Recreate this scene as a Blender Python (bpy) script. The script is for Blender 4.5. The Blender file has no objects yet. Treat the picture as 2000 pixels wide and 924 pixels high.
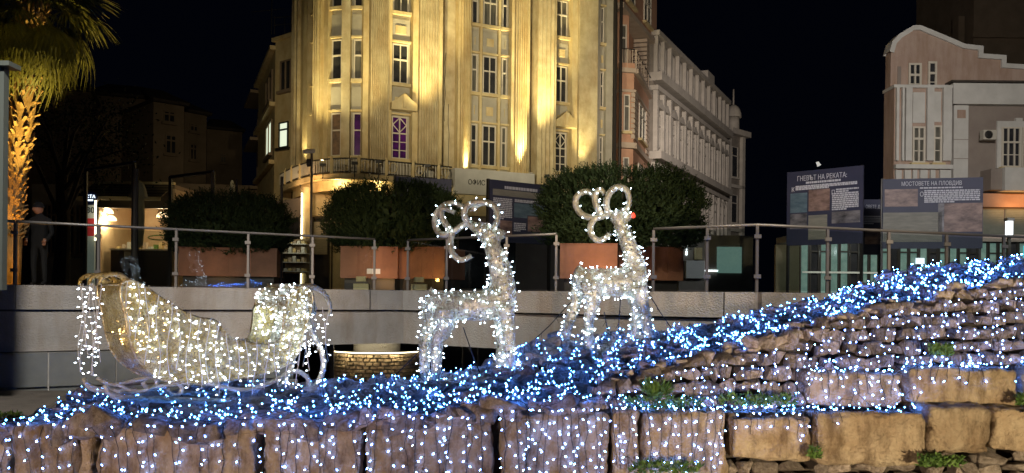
import bpy, bmesh, math, random
from mathutils import Vector, Matrix, noise
from mathutils.bvhtree import BVHTree
random.seed(7)
SC = bpy.context.scene
COL = SC.collection
R = math.radians
# ---------------------------------------------------------------- camera
FPX, CXP, HOR, ROLL = 1700.0, 1000.0, 580.0, R(0.6)
cr, sr = math.cos(ROLL), math.sin(ROLL)
cd = bpy.data.cameras.new('camera')
cd.sensor_width = 36.0
cd.lens = 36.0 * FPX / 2000.0
cd.shift_y = (HOR - 462.0) / 2000.0
cd.clip_start, cd.clip_end = 0.1, 3000
cam = bpy.data.objects.new('camera', cd)
COL.objects.link(cam)
cam.matrix_world = Matrix(((cr, -sr, 0, 0), (0, 0, -1, 0), (sr, cr, 0, 0), (0, 0, 0, 1)))
SC.camera = cam


def at(px, py, d):
    """photo pixel + distance -> world point (eye level is z = 0)"""
    u, v = (px - CXP) / FPX, -(py - HOR) / FPX
    return Vector(((u * cr - v * sr) * d, d, (u * sr + v * cr) * d))


# ---------------------------------------------------------------- world, night
W = bpy.data.worlds.new('World')
SC.world = W
W.use_nodes = True
nt = W.node_tree
bg = nt.nodes['Background']
bg.inputs[0].default_value = (0.10, 0.16, 0.42, 1)
bg.inputs[1].default_value = 0.005
SC.view_settings.view_transform = 'Standard'
SC.view_settings.look = 'None'
SC.view_settings.exposure = 0
SC.view_settings.gamma = 1
SC.cycles.use_denoising = True
SC.cycles.max_bounces = 6
SC.cycles.transparent_max_bounces = 24
SC.cycles.sample_clamp_indirect = 3.0
SC.cycles.use_light_tree = True
SC.cycles.caustics_reflective = False
SC.cycles.caustics_refractive = False


def lamp(name, kind, loc, energy, color, size=0.1, target=None, angle=60, blend=0.6):
    l = bpy.data.lights.new(name, kind)
    l.energy = energy
    l.color = color
    if kind == 'SPOT':
        l.spot_size = R(angle)
        l.spot_blend = blend
        l.shadow_soft_size = size
    elif kind == 'POINT':
        l.shadow_soft_size = size
    elif kind == 'AREA':
        l.size = size
    o = bpy.data.objects.new(name, l)
    COL.objects.link(o)
    o.location = loc
    if target is not None:
        o.rotation_euler = (Vector(target) - Vector(loc)).to_track_quat('-Z', 'Y').to_euler()
    return o


# unseen spots: stand-ins for street lamps, plus fill added for concrete and posters
lamp('unseen_spot', 'SPOT', (5.5, -3.5, -1.20), 6200, (1.0, 0.76, 0.44), 0.15, (4.0, 6.5, -1.2), 40, 0.6)
lamp('unseen_spot', 'SPOT', (-4.0, -3.5, -1.35), 3300, (1.0, 0.70, 0.46), 0.15, (-1.5, 6.6, -1.5), 54, 0.6)
lamp('unseen_spot', 'SPOT', (6.0, 8.5, 6.2), 3000, (1.0, 0.90, 0.76), 0.3, (6.0, 15.0, -0.6), 44, 0.9)  # unseen overhead spots added to brighten the concrete edge
lamp('unseen_spot', 'SPOT', (1.5, 9.0, 6.2), 3000, (1.0, 0.90, 0.76), 0.3, (1.5, 16.2, -0.6), 44, 0.9)
lamp('unseen_spot', 'SPOT', (-3.2, 10.0, 6.2), 2300, (1.0, 0.94, 0.86), 0.3, (-3.2, 17.6, -0.9), 44, 0.9)
lamp('unseen_spot', 'SPOT', (-4.6, 7.0, 6.0), 4300, (1.0, 0.95, 0.88), 0.3, (-6.6, 14.8, -1.0), 58, 0.9)
lamp('unseen_spot', 'SPOT', (13.0, 36.0, 9.5), 12500, (1.0, 0.86, 0.76), 0.3, (14.0, 68, 9), 46, 0.9)
lamp('unseen_spot', 'SPOT', (13.0, 20.0, 9.0), 8000, (1.0, 0.91, 0.80), 0.3, (24, 42, 6), 96, 0.5)
lamp('unseen_spot', 'SPOT', (9.0, 8.0, 5.5), 4200, (0.95, 0.95, 1.0), 0.3, (11, 24, 2.2), 50, 0.9)  # unseen spots added to brighten the posters
lamp('unseen_spot', 'SPOT', (3.0, 12.5, 6.0), 900, (1.0, 0.93, 0.85), 0.3, (0.2, 23, 2.2), 40, 0.9)
lamp('unseen_spot', 'SPOT', (9.0, 32.0, 9.0), 2600, (1.0, 0.78, 0.60), 0.3, (8.6, 54, 12), 46, 0.9)
lamp('unseen_spot', 'SPOT', (-9.0, 26.0, 8.0), 3000, (1.0, 0.82, 0.5), 0.3, (-14, 50, 8), 44, 0.9)


# ---------------------------------------------------------------- materials
def mat(name, c1, c2=None, rough=0.8, scale=4.0, bump=0.0, bscale=None, metal=0.0, emit=None, estr=0.0,
        rnd=0.0, detail=8.0, coat=0.0, stretch=None, spec=0.5):
    m = bpy.data.materials.new(name)
    m.use_nodes = True
    n, l = m.node_tree.nodes, m.node_tree.links
    b = n['Principled BSDF']
    b.inputs['Roughness'].default_value = rough
    b.inputs['Metallic'].default_value = metal
    b.inputs['Specular IOR Level'].default_value = spec
    b.inputs['Base Color'].default_value = (*c1, 1)
    tc = n.new('ShaderNodeTexCoord')
    vec = tc.outputs['Object']
    if rnd:
        oi = n.new('ShaderNodeObjectInfo')
        add = n.new('ShaderNodeVectorMath')
        mul = n.new('ShaderNodeMath'); mul.operation = 'MULTIPLY'; mul.inputs[1].default_value = 37.0
        l.new(oi.outputs['Random'], mul.inputs[0])
        l.new(vec, add.inputs[0]); l.new(mul.outputs[0], add.inputs[1])
        vec = add.outputs[0]
    if stretch:
        mp = n.new('ShaderNodeMapping')
        mp.inputs['Scale'].default_value = stretch
        l.new(vec, mp.inputs['Vector'])
        vec = mp.outputs[0]
    col = None
    if c2 is not None:
        nz = n.new('ShaderNodeTexNoise')
        nz.inputs['Scale'].default_value = scale
        nz.inputs['Detail'].default_value = detail
        nz.inputs['Roughness'].default_value = 0.62
        l.new(vec, nz.inputs['Vector'])
        rp = n.new('ShaderNodeValToRGB')
        rp.color_ramp.elements[0].position = 0.33
        rp.color_ramp.elements[1].position = 0.67
        rp.color_ramp.elements[0].color = (*c1, 1)
        rp.color_ramp.elements[1].color = (*c2, 1)
        l.new(nz.outputs['Fac'], rp.inputs['Fac'])
        col = rp.outputs[0]
        if rnd:
            hs = n.new('ShaderNodeHueSaturation')
            mr = n.new('ShaderNodeMapRange')
            mr.inputs['To Min'].default_value = 1 - rnd
            mr.inputs['To Max'].default_value = 1 + rnd
            l.new(oi.outputs['Random'], mr.inputs['Value'])
            l.new(mr.outputs[0], hs.inputs['Value'])
            l.new(col, hs.inputs['Color'])
            col = hs.outputs[0]
        l.new(col, b.inputs['Base Color'])
    if bump:
        bz = n.new('ShaderNodeTexNoise')
        bz.inputs['Scale'].default_value = bscale or scale * 4
        bz.inputs['Detail'].default_value = 8
        bz.inputs['Roughness'].default_value = 0.7
        l.new(vec, bz.inputs['Vector'])
        bp = n.new('ShaderNodeBump')
        bp.inputs['Strength'].default_value = bump
        bp.inputs['Distance'].default_value = 0.05
        l.new(bz.outputs['Fac'], bp.inputs['Height'])
        l.new(bp.outputs[0], b.inputs['Normal'])
    if emit:
        b.inputs['Emission Color'].default_value = (*emit, 1)
        b.inputs['Emission Strength'].default_value = estr
    return m


def glass(name, tint, refl=0.08, rough=0.02):
    m = bpy.data.materials.new(name)
    m.use_nodes = True
    n, l = m.node_tree.nodes, m.node_tree.links
    n.remove(n['Principled BSDF'])
    out = n['Material Output']
    tr = n.new('ShaderNodeBsdfTransparent'); tr.inputs[0].default_value = (*tint, 1)
    gl = n.new('ShaderNodeBsdfGlossy'); gl.inputs['Roughness'].default_value = rough
    fr = n.new('ShaderNodeFresnel'); fr.inputs['IOR'].default_value = 1.5
    ad = n.new('ShaderNodeMath'); ad.inputs[1].default_value = refl
    mx = n.new('ShaderNodeMixShader')
    l.new(fr.outputs[0], ad.inputs[0])
    ge = n.new('ShaderNodeNewGeometry')   # a thin pane mirrors on its outer faces only
    fl = n.new('ShaderNodeMath'); fl.operation = 'SUBTRACT'; fl.inputs[0].default_value = 1.0
    l.new(ge.outputs['Backfacing'], fl.inputs[1])
    pr_ = n.new('ShaderNodeMath'); pr_.operation = 'MULTIPLY'
    l.new(ad.outputs[0], pr_.inputs[0]); l.new(fl.outputs[0], pr_.inputs[1])
    l.new(pr_.outputs[0], mx.inputs[0]); l.new(tr.outputs[0], mx.inputs[1]); l.new(gl.outputs[0], mx.inputs[2])
    l.new(mx.outputs[0], out.inputs[0])
    return m


def lace(name, c1, c2, cover=0.5, scale=55.0):
    """crumpled net of glittering acrylic thread, open between the threads"""
    m = bpy.data.materials.new(name)
    m.use_nodes = True
    n, l = m.node_tree.nodes, m.node_tree.links
    b = n['Principled BSDF']
    b.inputs['Roughness'].default_value = 0.35
    b.inputs['Metallic'].default_value = 0.25
    tc = n.new('ShaderNodeTexCoord')
    v = n.new('ShaderNodeTexVoronoi'); v.feature = 'DISTANCE_TO_EDGE'; v.inputs['Scale'].default_value = scale
    dn = n.new('ShaderNodeTexNoise'); dn.inputs['Scale'].default_value = scale * .4; dn.inputs['Detail'].default_value = 4
    mxv = n.new('ShaderNodeMixRGB'); mxv.inputs[0].default_value = 0.12
    l.new(tc.outputs['Object'], dn.inputs['Vector'])
    l.new(tc.outputs['Object'], mxv.inputs[1]); l.new(dn.outputs['Color'], mxv.inputs[2])
    l.new(mxv.outputs[0], v.inputs['Vector'])
    lt = n.new('ShaderNodeMath'); lt.operation = 'LESS_THAN'; lt.inputs[1].default_value = 0.06 + 0.12 * cover
    l.new(v.outputs['Distance'], lt.inputs[0])
    nz = n.new('ShaderNodeTexNoise'); nz.inputs['Scale'].default_value = 5; nz.inputs['Detail'].default_value = 6
    l.new(tc.outputs['Object'], nz.inputs['Vector'])
    rp = n.new('ShaderNodeValToRGB')
    rp.color_ramp.elements[0].position = .4; rp.color_ramp.elements[1].position = .6
    rp.color_ramp.elements[0].color = (*c1, 1); rp.color_ramp.elements[1].color = (*c2, 1)
    l.new(nz.outputs['Fac'], rp.inputs[0]); l.new(rp.outputs[0], b.inputs['Base Color'])
    bp = n.new('ShaderNodeBump'); bp.inputs['Strength'].default_value = 1; bp.inputs['Distance'].default_value = .02
    l.new(dn.outputs['Fac'], bp.inputs['Height']); l.new(bp.outputs[0], b.inputs['Normal'])
    tr = n.new('ShaderNodeBsdfTransparent')
    mx = n.new('ShaderNodeMixShader')
    l.new(lt.outputs[0], mx.inputs[0]); l.new(tr.outputs[0], mx.inputs[1]); l.new(b.outputs[0], mx.inputs[2])
    l.new(mx.outputs[0], n['Material Output'].inputs[0])
    return m


def emitter(name, color, strength):
    m = bpy.data.materials.new(name)
    m.use_nodes = True
    n, l = m.node_tree.nodes, m.node_tree.links
    n.remove(n['Principled BSDF'])
    e = n.new('ShaderNodeEmission')
    e.inputs[0].default_value = (*color, 1); e.inputs[1].default_value = strength
    l.new(e.outputs[0], n['Material Output'].inputs[0])
    return m


M = {}
M['led_blue'] = emitter('blue_led', (0.06, 0.225, 1.0), 160)
M['led_cold'] = emitter('cold_led', (0.17, 0.33, 1.0), 60)
M['led_white'] = emitter('white_led', (0.76, 0.89, 1.0), 17)
M['led_cyan'] = emitter('cyan_white_led', (0.64, 0.84, 1.0), 24)
M['led_gold'] = emitter('gold_led', (1.0, 0.62, 0.22), 13)
M['led_red'] = emitter('red_led', (1.0, 0.06, 0.03), 3)
M['cable_dark'] = mat('black_cable', (0.012, 0.012, 0.016), rough=0.5)
M['cable_white'] = mat('clear_cable', (0.55, 0.56, 0.55), rough=0.4)
M['stone'] = mat('rubble_stone', (0.24, 0.21, 0.19), (0.46, 0.41, 0.375), 0.82, 5, 1.0, 9, rnd=0.45)
M['block'] = mat('weathered_block', (0.34, 0.25, 0.16), (0.54, 0.46, 0.34), 0.85, 3.6, 1.0, 22, rnd=0.16, detail=11)
def streaks(m, scale=(7, 7, 1.1), dark=0.35):
    """vertical run-off stains and pits on old ashlar"""
    n, l = m.node_tree.nodes, m.node_tree.links
    b = n['Principled BSDF']
    src = b.inputs['Base Color'].links[0].from_socket
    tc = n.new('ShaderNodeTexCoord'); oi = n.new('ShaderNodeObjectInfo')
    mp = n.new('ShaderNodeMapping'); mp.inputs['Scale'].default_value = scale
    l.new(tc.outputs['Object'], mp.inputs['Vector'])
    cb = n.new('ShaderNodeCombineXYZ'); ml = n.new('ShaderNodeMath'); ml.operation = 'MULTIPLY'; ml.inputs[1].default_value = 50
    l.new(oi.outputs['Random'], ml.inputs[0]); l.new(ml.outputs[0], cb.inputs[0]); l.new(cb.outputs[0], mp.inputs['Location'])
    nz = n.new('ShaderNodeTexNoise'); nz.inputs['Scale'].default_value = 1.4; nz.inputs['Detail'].default_value = 9; nz.inputs['Roughness'].default_value = .7
    l.new(mp.outputs[0], nz.inputs['Vector'])
    rp = n.new('ShaderNodeValToRGB')
    rp.color_ramp.elements[0].position = .36; rp.color_ramp.elements[1].position = .56
    rp.color_ramp.elements[0].color = (dark, dark * .9, dark * .8, 1); rp.color_ramp.elements[1].color = (1, 1, 1, 1)
    l.new(nz.outputs['Fac'], rp.inputs[0])
    mx = n.new('ShaderNodeMixRGB'); mx.blend_type = 'MULTIPLY'; mx.inputs[0].default_value = 1
    l.new(src, mx.inputs[1]); l.new(rp.outputs[0], mx.inputs[2]); l.new(mx.outputs[0], b.inputs['Base Color'])
    vo = n.new('ShaderNodeTexVoronoi'); vo.inputs['Scale'].default_value = 34
    l.new(tc.outputs['Object'], vo.inputs['Vector'])
    bp = n.new('ShaderNodeBump'); bp.inputs['Strength'].default_value = .5; bp.inputs['Distance'].default_value = .02
    l.new(vo.outputs['Distance'], bp.inputs['Height'])
    old = b.inputs['Normal'].links[0].from_socket
    l.new(old, bp.inputs['Normal']); l.new(bp.outputs[0], b.inputs['Normal'])


M['earth'] = mat('dark_earth', (0.035, 0.03, 0.025), (0.07, 0.06, 0.05), 0.95, 9, 0.5)
M['ground'] = mat('pit_ground', (0.06, 0.05, 0.04), (0.10, 0.085, 0.07), 0.9, 3, 0.4)
M['paving'] = mat('plaza_paving', (0.10, 0.095, 0.09), (0.16, 0.15, 0.14), 0.55, 2, 0.1)
M['concrete'] = mat('plaza_concrete', (0.36, 0.345, 0.32), (0.44, 0.42, 0.39), 0.75, 1.3, 0.1, 14)
M['concrete_d'] = mat('darker_concrete', (0.25, 0.235, 0.215), (0.32, 0.30, 0.275), 0.75, 2.0, 0.1, 14)  # darker tone for the outer beam segments
M['cladding'] = mat('polished_stone_cladding', (0.10, 0.105, 0.10), (0.17, 0.175, 0.165), 0.28, 1.2, 0.05)
M['steel'] = mat('brushed_steel', (0.20, 0.185, 0.17), rough=0.42, metal=0.5)
M['steel_r'] = mat('darkened_steel', (0.10, 0.09, 0.085), rough=0.5)  # right posts' steel, darkened to offset the strong lamp on them
M['steel_d'] = mat('dark_steel', (0.06, 0.055, 0.05), rough=0.45, metal=0.6)
M['pane'] = glass('balustrade_glass', (0.84, 0.88, 0.87), 0.08)
M['winglass'] = mat('dark_window_glass', (0.02, 0.022, 0.026), (0.05, 0.05, 0.055), 0.12, 1.5)
M['winpurple'] = mat('purple_lit_window', (0.02, 0.012, 0.025), (0.10, 0.02, 0.16), 0.15, 2.5, emit=(0.35, 0.05, 0.8), estr=0.010)
M['wincurtain'] = mat('curtained_window', (0.05, 0.05, 0.045), (0.16, 0.155, 0.13), 0.4, 2.2, stretch=(6, 6, .5))
M['winlit'] = mat('lit_window', (0.7, 0.7, 0.6), rough=0.4, emit=(0.85, 0.95, 0.72), estr=0.9)
M['winwarm'] = mat('warm_lit_window', (0.04, 0.03, 0.02), (0.20, 0.12, 0.06), rough=0.4, scale=3, emit=(0.9, 0.55, 0.3), estr=0.03)
M['ochre'] = mat('ochre_render', (0.44, 0.37, 0.22), (0.62, 0.55, 0.36), 0.8, 1.6, 0.2, 22)
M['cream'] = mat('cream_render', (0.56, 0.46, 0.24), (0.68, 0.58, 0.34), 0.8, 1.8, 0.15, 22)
M['spandrel'] = mat('grey_cream_render', (0.34, 0.32, 0.26), (0.42, 0.40, 0.33), 0.8, 2.0, 0.1)
M['frame_w'] = mat('white_window_frame', (0.62, 0.58, 0.50), rough=0.5)
M['orange'] = mat('salmon_render', (0.42, 0.23, 0.15), (0.50, 0.30, 0.20), 0.8, 1.6, 0.2)
M['rust'] = mat('rusticated_render', (0.40, 0.32, 0.25), (0.48, 0.40, 0.32), 0.8, 2, 0.2)
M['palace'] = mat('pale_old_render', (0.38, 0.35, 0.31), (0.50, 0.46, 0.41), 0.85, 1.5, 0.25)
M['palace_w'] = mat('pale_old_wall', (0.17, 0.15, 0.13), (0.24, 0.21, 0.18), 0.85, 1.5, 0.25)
M['pinkish'] = mat('pinkish_render', (0.42, 0.31, 0.26), (0.48, 0.37, 0.31), 0.8, 1.3, 0.15)
M['taupe'] = mat('taupe_render', (0.24, 0.20, 0.18), (0.29, 0.25, 0.22), 0.8, 1.3, 0.1)
M['offwhite'] = mat('off_white_render', (0.52, 0.52, 0.50), (0.62, 0.62, 0.60), 0.7, 1.5, 0.1)
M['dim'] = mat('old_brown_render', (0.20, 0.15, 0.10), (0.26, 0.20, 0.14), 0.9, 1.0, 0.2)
M['roof'] = mat('dark_roof', (0.05, 0.04, 0.035), (0.08, 0.065, 0.05), 0.9, 3, 0.2)
M['corten'] = mat('corten_planter', (0.20, 0.085, 0.045), (0.30, 0.13, 0.07), 0.6, 2.5, 0.1)
M['leaf'] = mat('laurel_leaf', (0.018, 0.032, 0.012), (0.034, 0.056, 0.018), 0.75, 9, spec=0.2)
M['twig'] = mat('twig', (0.06, 0.045, 0.03), rough=0.9)
M['palm_leaf'] = mat('palm_frond', (0.08, 0.085, 0.016), (0.15, 0.14, 0.035), 0.5, 5)
M['palm_bark'] = mat('palm_bark', (0.24, 0.14, 0.05), (0.36, 0.22, 0.09), 0.85, 9, 0.5)
M['weed'] = mat('weed_leaf', (0.05, 0.12, 0.025), (0.11, 0.20, 0.045), 0.6, 12)
M['board'] = mat('poster_navy', (0.035, 0.04, 0.075), (0.055, 0.055, 0.095), 0.55, 0.8)
M['sepia'] = mat('sepia_photograph', (0.12, 0.075, 0.065), (0.40, 0.27, 0.22), 0.5, 2.6, detail=4, stretch=(1, 1, 2.2))
M['bluephoto'] = mat('blue_photograph', (0.07, 0.12, 0.16), (0.16, 0.23, 0.27), 0.5, 2.6, stretch=(1, 1, 3))
M['greyphoto'] = mat('grey_photograph', (0.03, 0.03, 0.035), (0.30, 0.28, 0.29), 0.5, 2.2, stretch=(1, 1, 2))
M['paper'] = mat('old_document_print', (0.22, 0.21, 0.17), (0.32, 0.30, 0.24), 0.6, 3, stretch=(1, 1, 6))
M['print'] = mat('pale_print', (0.62, 0.62, 0.66), rough=0.6)
M['black'] = mat('black_paint', (0.015, 0.015, 0.015), rough=0.6)
M['brick'] = mat('ochre_brick', (0.30, 0.21, 0.12), (0.42, 0.31, 0.19), 0.85, 9, 0.5, rnd=0.2)
M['mortar'] = mat('pale_mortar', (0.14, 0.12, 0.09), (0.2, 0.17, 0.13), 0.9, 8, 0.3)
M['shutter'] = mat('grey_green_shutter', (0.22, 0.25, 0.21), (0.28, 0.30, 0.26), 0.5, 3)
M['silver_dense'] = lace('dense_silver_thread_net', (0.38, 0.36, 0.25), (0.64, 0.62, 0.49), 1.3, 60)
M['silver'] = lace('silver_thread_net', (0.38, 0.37, 0.25), (0.64, 0.64, 0.52), 1.1, 36)
M['gold'] = lace('gold_thread_net', (0.46, 0.34, 0.09), (0.62, 0.54, 0.27), 1.1, 34)
M['strand'] = mat('acrylic_thread', (0.30, 0.29, 0.24), (0.8, 0.82, 0.78), rough=0.25, metal=0.2, scale=40)
M['strand_g'] = mat('gilt_acrylic_thread', (0.34, 0.25, 0.10), (0.74, 0.67, 0.44), rough=0.25, metal=0.3, scale=40)
M['cloth'] = mat('parasol_cloth', (0.34, 0.32, 0.25), (0.42, 0.40, 0.32), 0.9, 3, 0.2)
M['jacket'] = mat('dark_jacket', (0.015, 0.015, 0.018), rough=0.9)
M['skin'] = mat('skin', (0.45, 0.22, 0.14), rough=0.6)
M['red'] = mat('red_sign', (0.5, 0.04, 0.04), rough=0.5, emit=(0.6, 0.05, 0.05), estr=0.25)
M['signwhite'] = mat('white_sign', (0.7, 0.7, 0.66), rough=0.5, emit=(0.8, 0.9, 0.75), estr=0.10)
M['signblue'] = mat('navy_sign', (0.01, 0.02, 0.08), rough=0.3)
M['signlit'] = emitter('lit_lettering', (0.75, 0.88, 1.0), 2.2)
M['lampwarm'] = emitter('warm_lamp', (1.0, 0.72, 0.38), 3.2)
M['lampwhite'] = emitter('white_lamp', (0.9, 0.97, 1.0), 4.0)
M['strip'] = emitter('warm_strip_light', (1.0, 0.86, 0.55), 5)
M['cafe'] = mat('cafe_interior', (0.42, 0.30, 0.18), (0.5, 0.38, 0.24), 0.7, 1.5)
M['awning'] = mat('striped_awning', (0.20, 0.17, 0.11), rough=0.85)
M['awning_d'] = mat('awning_stripe', (0.09, 0.075, 0.05), rough=0.85)
M['teal'] = mat('teal_glow_glass', (0.04, 0.06, 0.055), (0.16, 0.20, 0.17), 0.1, 3.0, emit=(0.25, 0.42, 0.36), estr=0.42)  # pane glow stands in for a lit interior
M['cyan'] = emitter('cyan_neon', (0.1, 0.8, 0.95), 1.2)
M['unit'] = mat('air_conditioner_case', (0.5, 0.48, 0.42), rough=0.6)

streaks(M['block'], (6, 6, 2.2), 0.42)
streaks(M['ochre'], (1.1, 1.1, .4), .84)
streaks(M['cream'], (1.4, 1.4, .5), .88)
streaks(M['pinkish'], (1.2, 1.2, .2), .78)
streaks(M['concrete'], (1.2, 1.2, .3), .82)
streaks(M['concrete_d'], (1.2, 1.2, .3), .82)
streaks(M['stone'], (5, 5, 3), .55)

# ---------------------------------------------------------------- mesh helpers


class MB:
    def __init__(s):
        s.v, s.f = [], []

    def add(s, vs, fs):
        o = len(s.v)
        s.v.extend(Vector(p) for p in vs)
        s.f.extend(tuple(i + o for i in f) for f in fs)
        return s

    def box8(s, p):
        return s.add(p, [(0, 3, 2, 1), (4, 5, 6, 7), (0, 1, 5, 4), (1, 2, 6, 5), (2, 3, 7, 6), (3, 0, 4, 7)])

    def box(s, x0, x1, y0, y1, z0, z1):
        return s.box8([(x0, y0, z0), (x1, y0, z0), (x1, y1, z0), (x0, y1, z0), (x0, y0, z1), (x1, y0, z1), (x1, y1, z1), (x0, y1, z1)])

    def tube(s, pts, rad, n=8, cap=True):
        pts = [Vector(p) for p in pts]
        k = len(pts)
        if not hasattr(rad, '__len__'):
            rad = [rad] * k
        t = (pts[1] - pts[0]).normalized()
        a = t.orthogonal().normalized()
        vs, fs = [], []
        for i, p in enumerate(pts):
            tt = (pts[min(i + 1, k - 1)] - pts[max(i - 1, 0)])
            if tt.length > 1e-9:
                tt.normalize()
                a = a - tt * a.dot(tt)
                if a.length < 1e-6:
                    a = tt.orthogonal()
                a.normalize()
                t = tt
            b = t.cross(a)
            for j in range(n):
                q = 2 * math.pi * j / n
                vs.append(p + (a * math.cos(q) + b * math.sin(q)) * rad[i])
        for i in range(k - 1):
            for j in range(n):
                j2 = (j + 1) % n
                fs.append((i * n + j, i * n + j2, (i + 1) * n + j2, (i + 1) * n + j))
        if cap:
            fs.append(tuple(reversed(range(n))))
            fs.append(tuple((k - 1) * n + j for j in range(n)))
        return s.add(vs, fs)

    def octa(s, p, r, d=None, ln=None):
        p = Vector(p)
        d = Vector(d).normalized() if d is not None else Vector((0, 0, 1))
        ln = ln or r
        a = d.orthogonal().normalized(); b = d.cross(a)
        return s.add([p + d * ln, p - d * ln, p + a * r, p + b * r, p - a * r, p - b * r],
                     [(0, 2, 3), (0, 3, 4), (0, 4, 5), (0, 5, 2), (1, 3, 2), (1, 4, 3), (1, 5, 4), (1, 2, 5)])

    def prism(s, poly, depth_vec):
        n = len(poly)
        dv = Vector(depth_vec)
        vs = [Vector(p) for p in poly] + [Vector(p) + dv for p in poly]
        fs = [tuple(range(n)), tuple(reversed(range(n, 2 * n)))]
        fs += [(i, i + n, (i + 1) % n + n, (i + 1) % n) for i in range(n)]
        return s.add(vs, fs)

    def dome(s, c, r, h, n=12, m=5, ang=math.pi / 2):
        vs, fs = [], []
        c = Vector(c)
        for i in range(m + 1):
            q = ang * i / m
            for j in range(n):
                a = 2 * math.pi * j / n
                vs.append(c + Vector((math.cos(a) * r * math.cos(q), math.sin(a) * r * math.cos(q), h * math.sin(q))))
        for i in range(m):
            for j in range(n):
                fs.append((i * n + j, i * n + (j + 1) % n, (i + 1) * n + (j + 1) % n, (i + 1) * n + j))
        return s.add(vs, fs)

    def build(s, name, m, parent=None, smooth=False, kind=None, mods=None):
        org = root_loc(parent)
        me = bpy.data.meshes.new(name)
        me.from_pydata([tuple(v - org) for v in s.v], [], s.f)
        me.materials.append(m)
        me.update()
        if smooth:
            me.polygons.foreach_set('use_smooth', [True] * len(me.polygons))
        o = bpy.data.objects.new(name, me)
        COL.objects.link(o)
        if parent is not None:
            o.parent = parent
        if kind:
            o['kind'] = kind
        return o


def root_loc(p):
    if p is None:
        return Vector((0, 0, 0))
    while p.parent is not None:
        p = p.parent
    return Vector(p.location)


def thing(name, label, cat, loc, group=None):
    o = bpy.data.objects.new(name, None)
    o.empty_display_size = 0.2
    COL.objects.link(o)
    o.location = loc
    o['label'] = label
    o['category'] = cat
    if group:
        o['group'] = group
    return o


def tag(o, label, cat, group=None):
    o['label'] = label
    o['category'] = cat
    if group:
        o['group'] = group
    return o


def struct(o):
    o['kind'] = 'structure'
    return o


def lerp(a, b, t):
    return a + (b - a) * t


def interp(tab, x):
    if x <= tab[0][0]:
        return tab[0][1:]
    for a, b in zip(tab, tab[1:]):
        if x <= b[0]:
            t = (x - a[0]) / (b[0] - a[0])
            return tuple(lerp(p, q, t) for p, q in zip(a[1:], b[1:]))
    return tab[-1][1:]


def smooth_path(pts, k=4):
    pts = [Vector(p) for p in pts]
    out = []
    n = len(pts)
    for i in range(n - 1):
        p0, p1, p2, p3 = pts[max(i - 1, 0)], pts[i], pts[i + 1], pts[min(i + 2, n - 1)]
        for j in range(k):
            t = j / k
            out.append(0.5 * ((2 * p1) + (p2 - p0) * t + (2 * p0 - 5 * p1 + 4 * p2 - p3) * t * t + (3 * p1 - p0 - 3 * p2 + p3) * t ** 3))
    out.append(pts[-1])
    return out


def text_mesh(body, size, m, parent, org, ux, uz, name='lettering', ext=0.01, center=True, xs=1.0):
    c = bpy.data.curves.new('tmp', 'FONT')
    c.body = body
    c.size = size
    c.extrude = ext
    if center:
        c.align_x = 'CENTER'
    o = bpy.data.objects.new('tmp', c)
    COL.objects.link(o)
    dg = bpy.context.evaluated_depsgraph_get()
    me = bpy.data.meshes.new_from_object(o.evaluated_get(dg))
    bpy.data.objects.remove(o)
    ux, uz = Vector(ux), Vector(uz)
    n = ux.cross(uz)
    rl = root_loc(parent)
    for v in me.vertices:
        v.co = Vector(org) - rl + ux * v.co.x * xs + uz * v.co.y + n * v.co.z
    me.materials.clear()
    me.materials.append(m)
    t = bpy.data.objects.new(name, me)
    COL.objects.link(t)
    t.parent = parent
    return t


def cyl(mb, c, r, z0, z1, n=28):
    return mb.tube([Vector((c.x, c.y, z0)), Vector((c.x, c.y, z1))], r, n)


class Frame:
    """a wall plane between two plan points; u along it, v out of it towards the viewer, z up"""
    def __init__(s, px0, d0, px1, d1):
        a, b = at(px0, HOR, d0), at(px1, HOR, d1)
        s.o = Vector((a.x, a.y, 0)); e = Vector((b.x, b.y, 0)) - s.o
        s.L = e.length
        s.ux = e.normalized()
        s.n = Vector((s.ux.y, -s.ux.x, 0))

    def P(s, u, z, v=0.0):
        return s.o + s.ux * u + s.n * v + Vector((0, 0, z))

    def u(s, px, py=HOR):
        """u of the wall point seen at photo column px (row py)"""
        d = at(px, py, 1.0)
        # o + ux*u = t*d (plan)
        det = s.ux.x * -d.y + d.x * s.ux.y
        return (-s.o.x * -d.y - d.x * s.o.y) / det

    def z(s, px, py):
        d = at(px, py, 1.0)
        u = s.u(px, py)
        p = s.o + s.ux * u
        return p.y * d.z

    def box(s, mb, u0, u1, z0, z1, v0, v1):
        return mb.box8([s.P(u0, z0, v1), s.P(u1, z0, v1), s.P(u1, z0, v0), s.P(u0, z0, v0),
                        s.P(u0, z1, v1), s.P(u1, z1, v1), s.P(u1, z1, v0), s.P(u0, z1, v0)])

    def one(s, name, m, parent, u0, u1, z0, z1, v0, v1):
        return s.box(MB(), u0, u1, z0, z1, v0, v1).build(name, m, parent)


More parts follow.
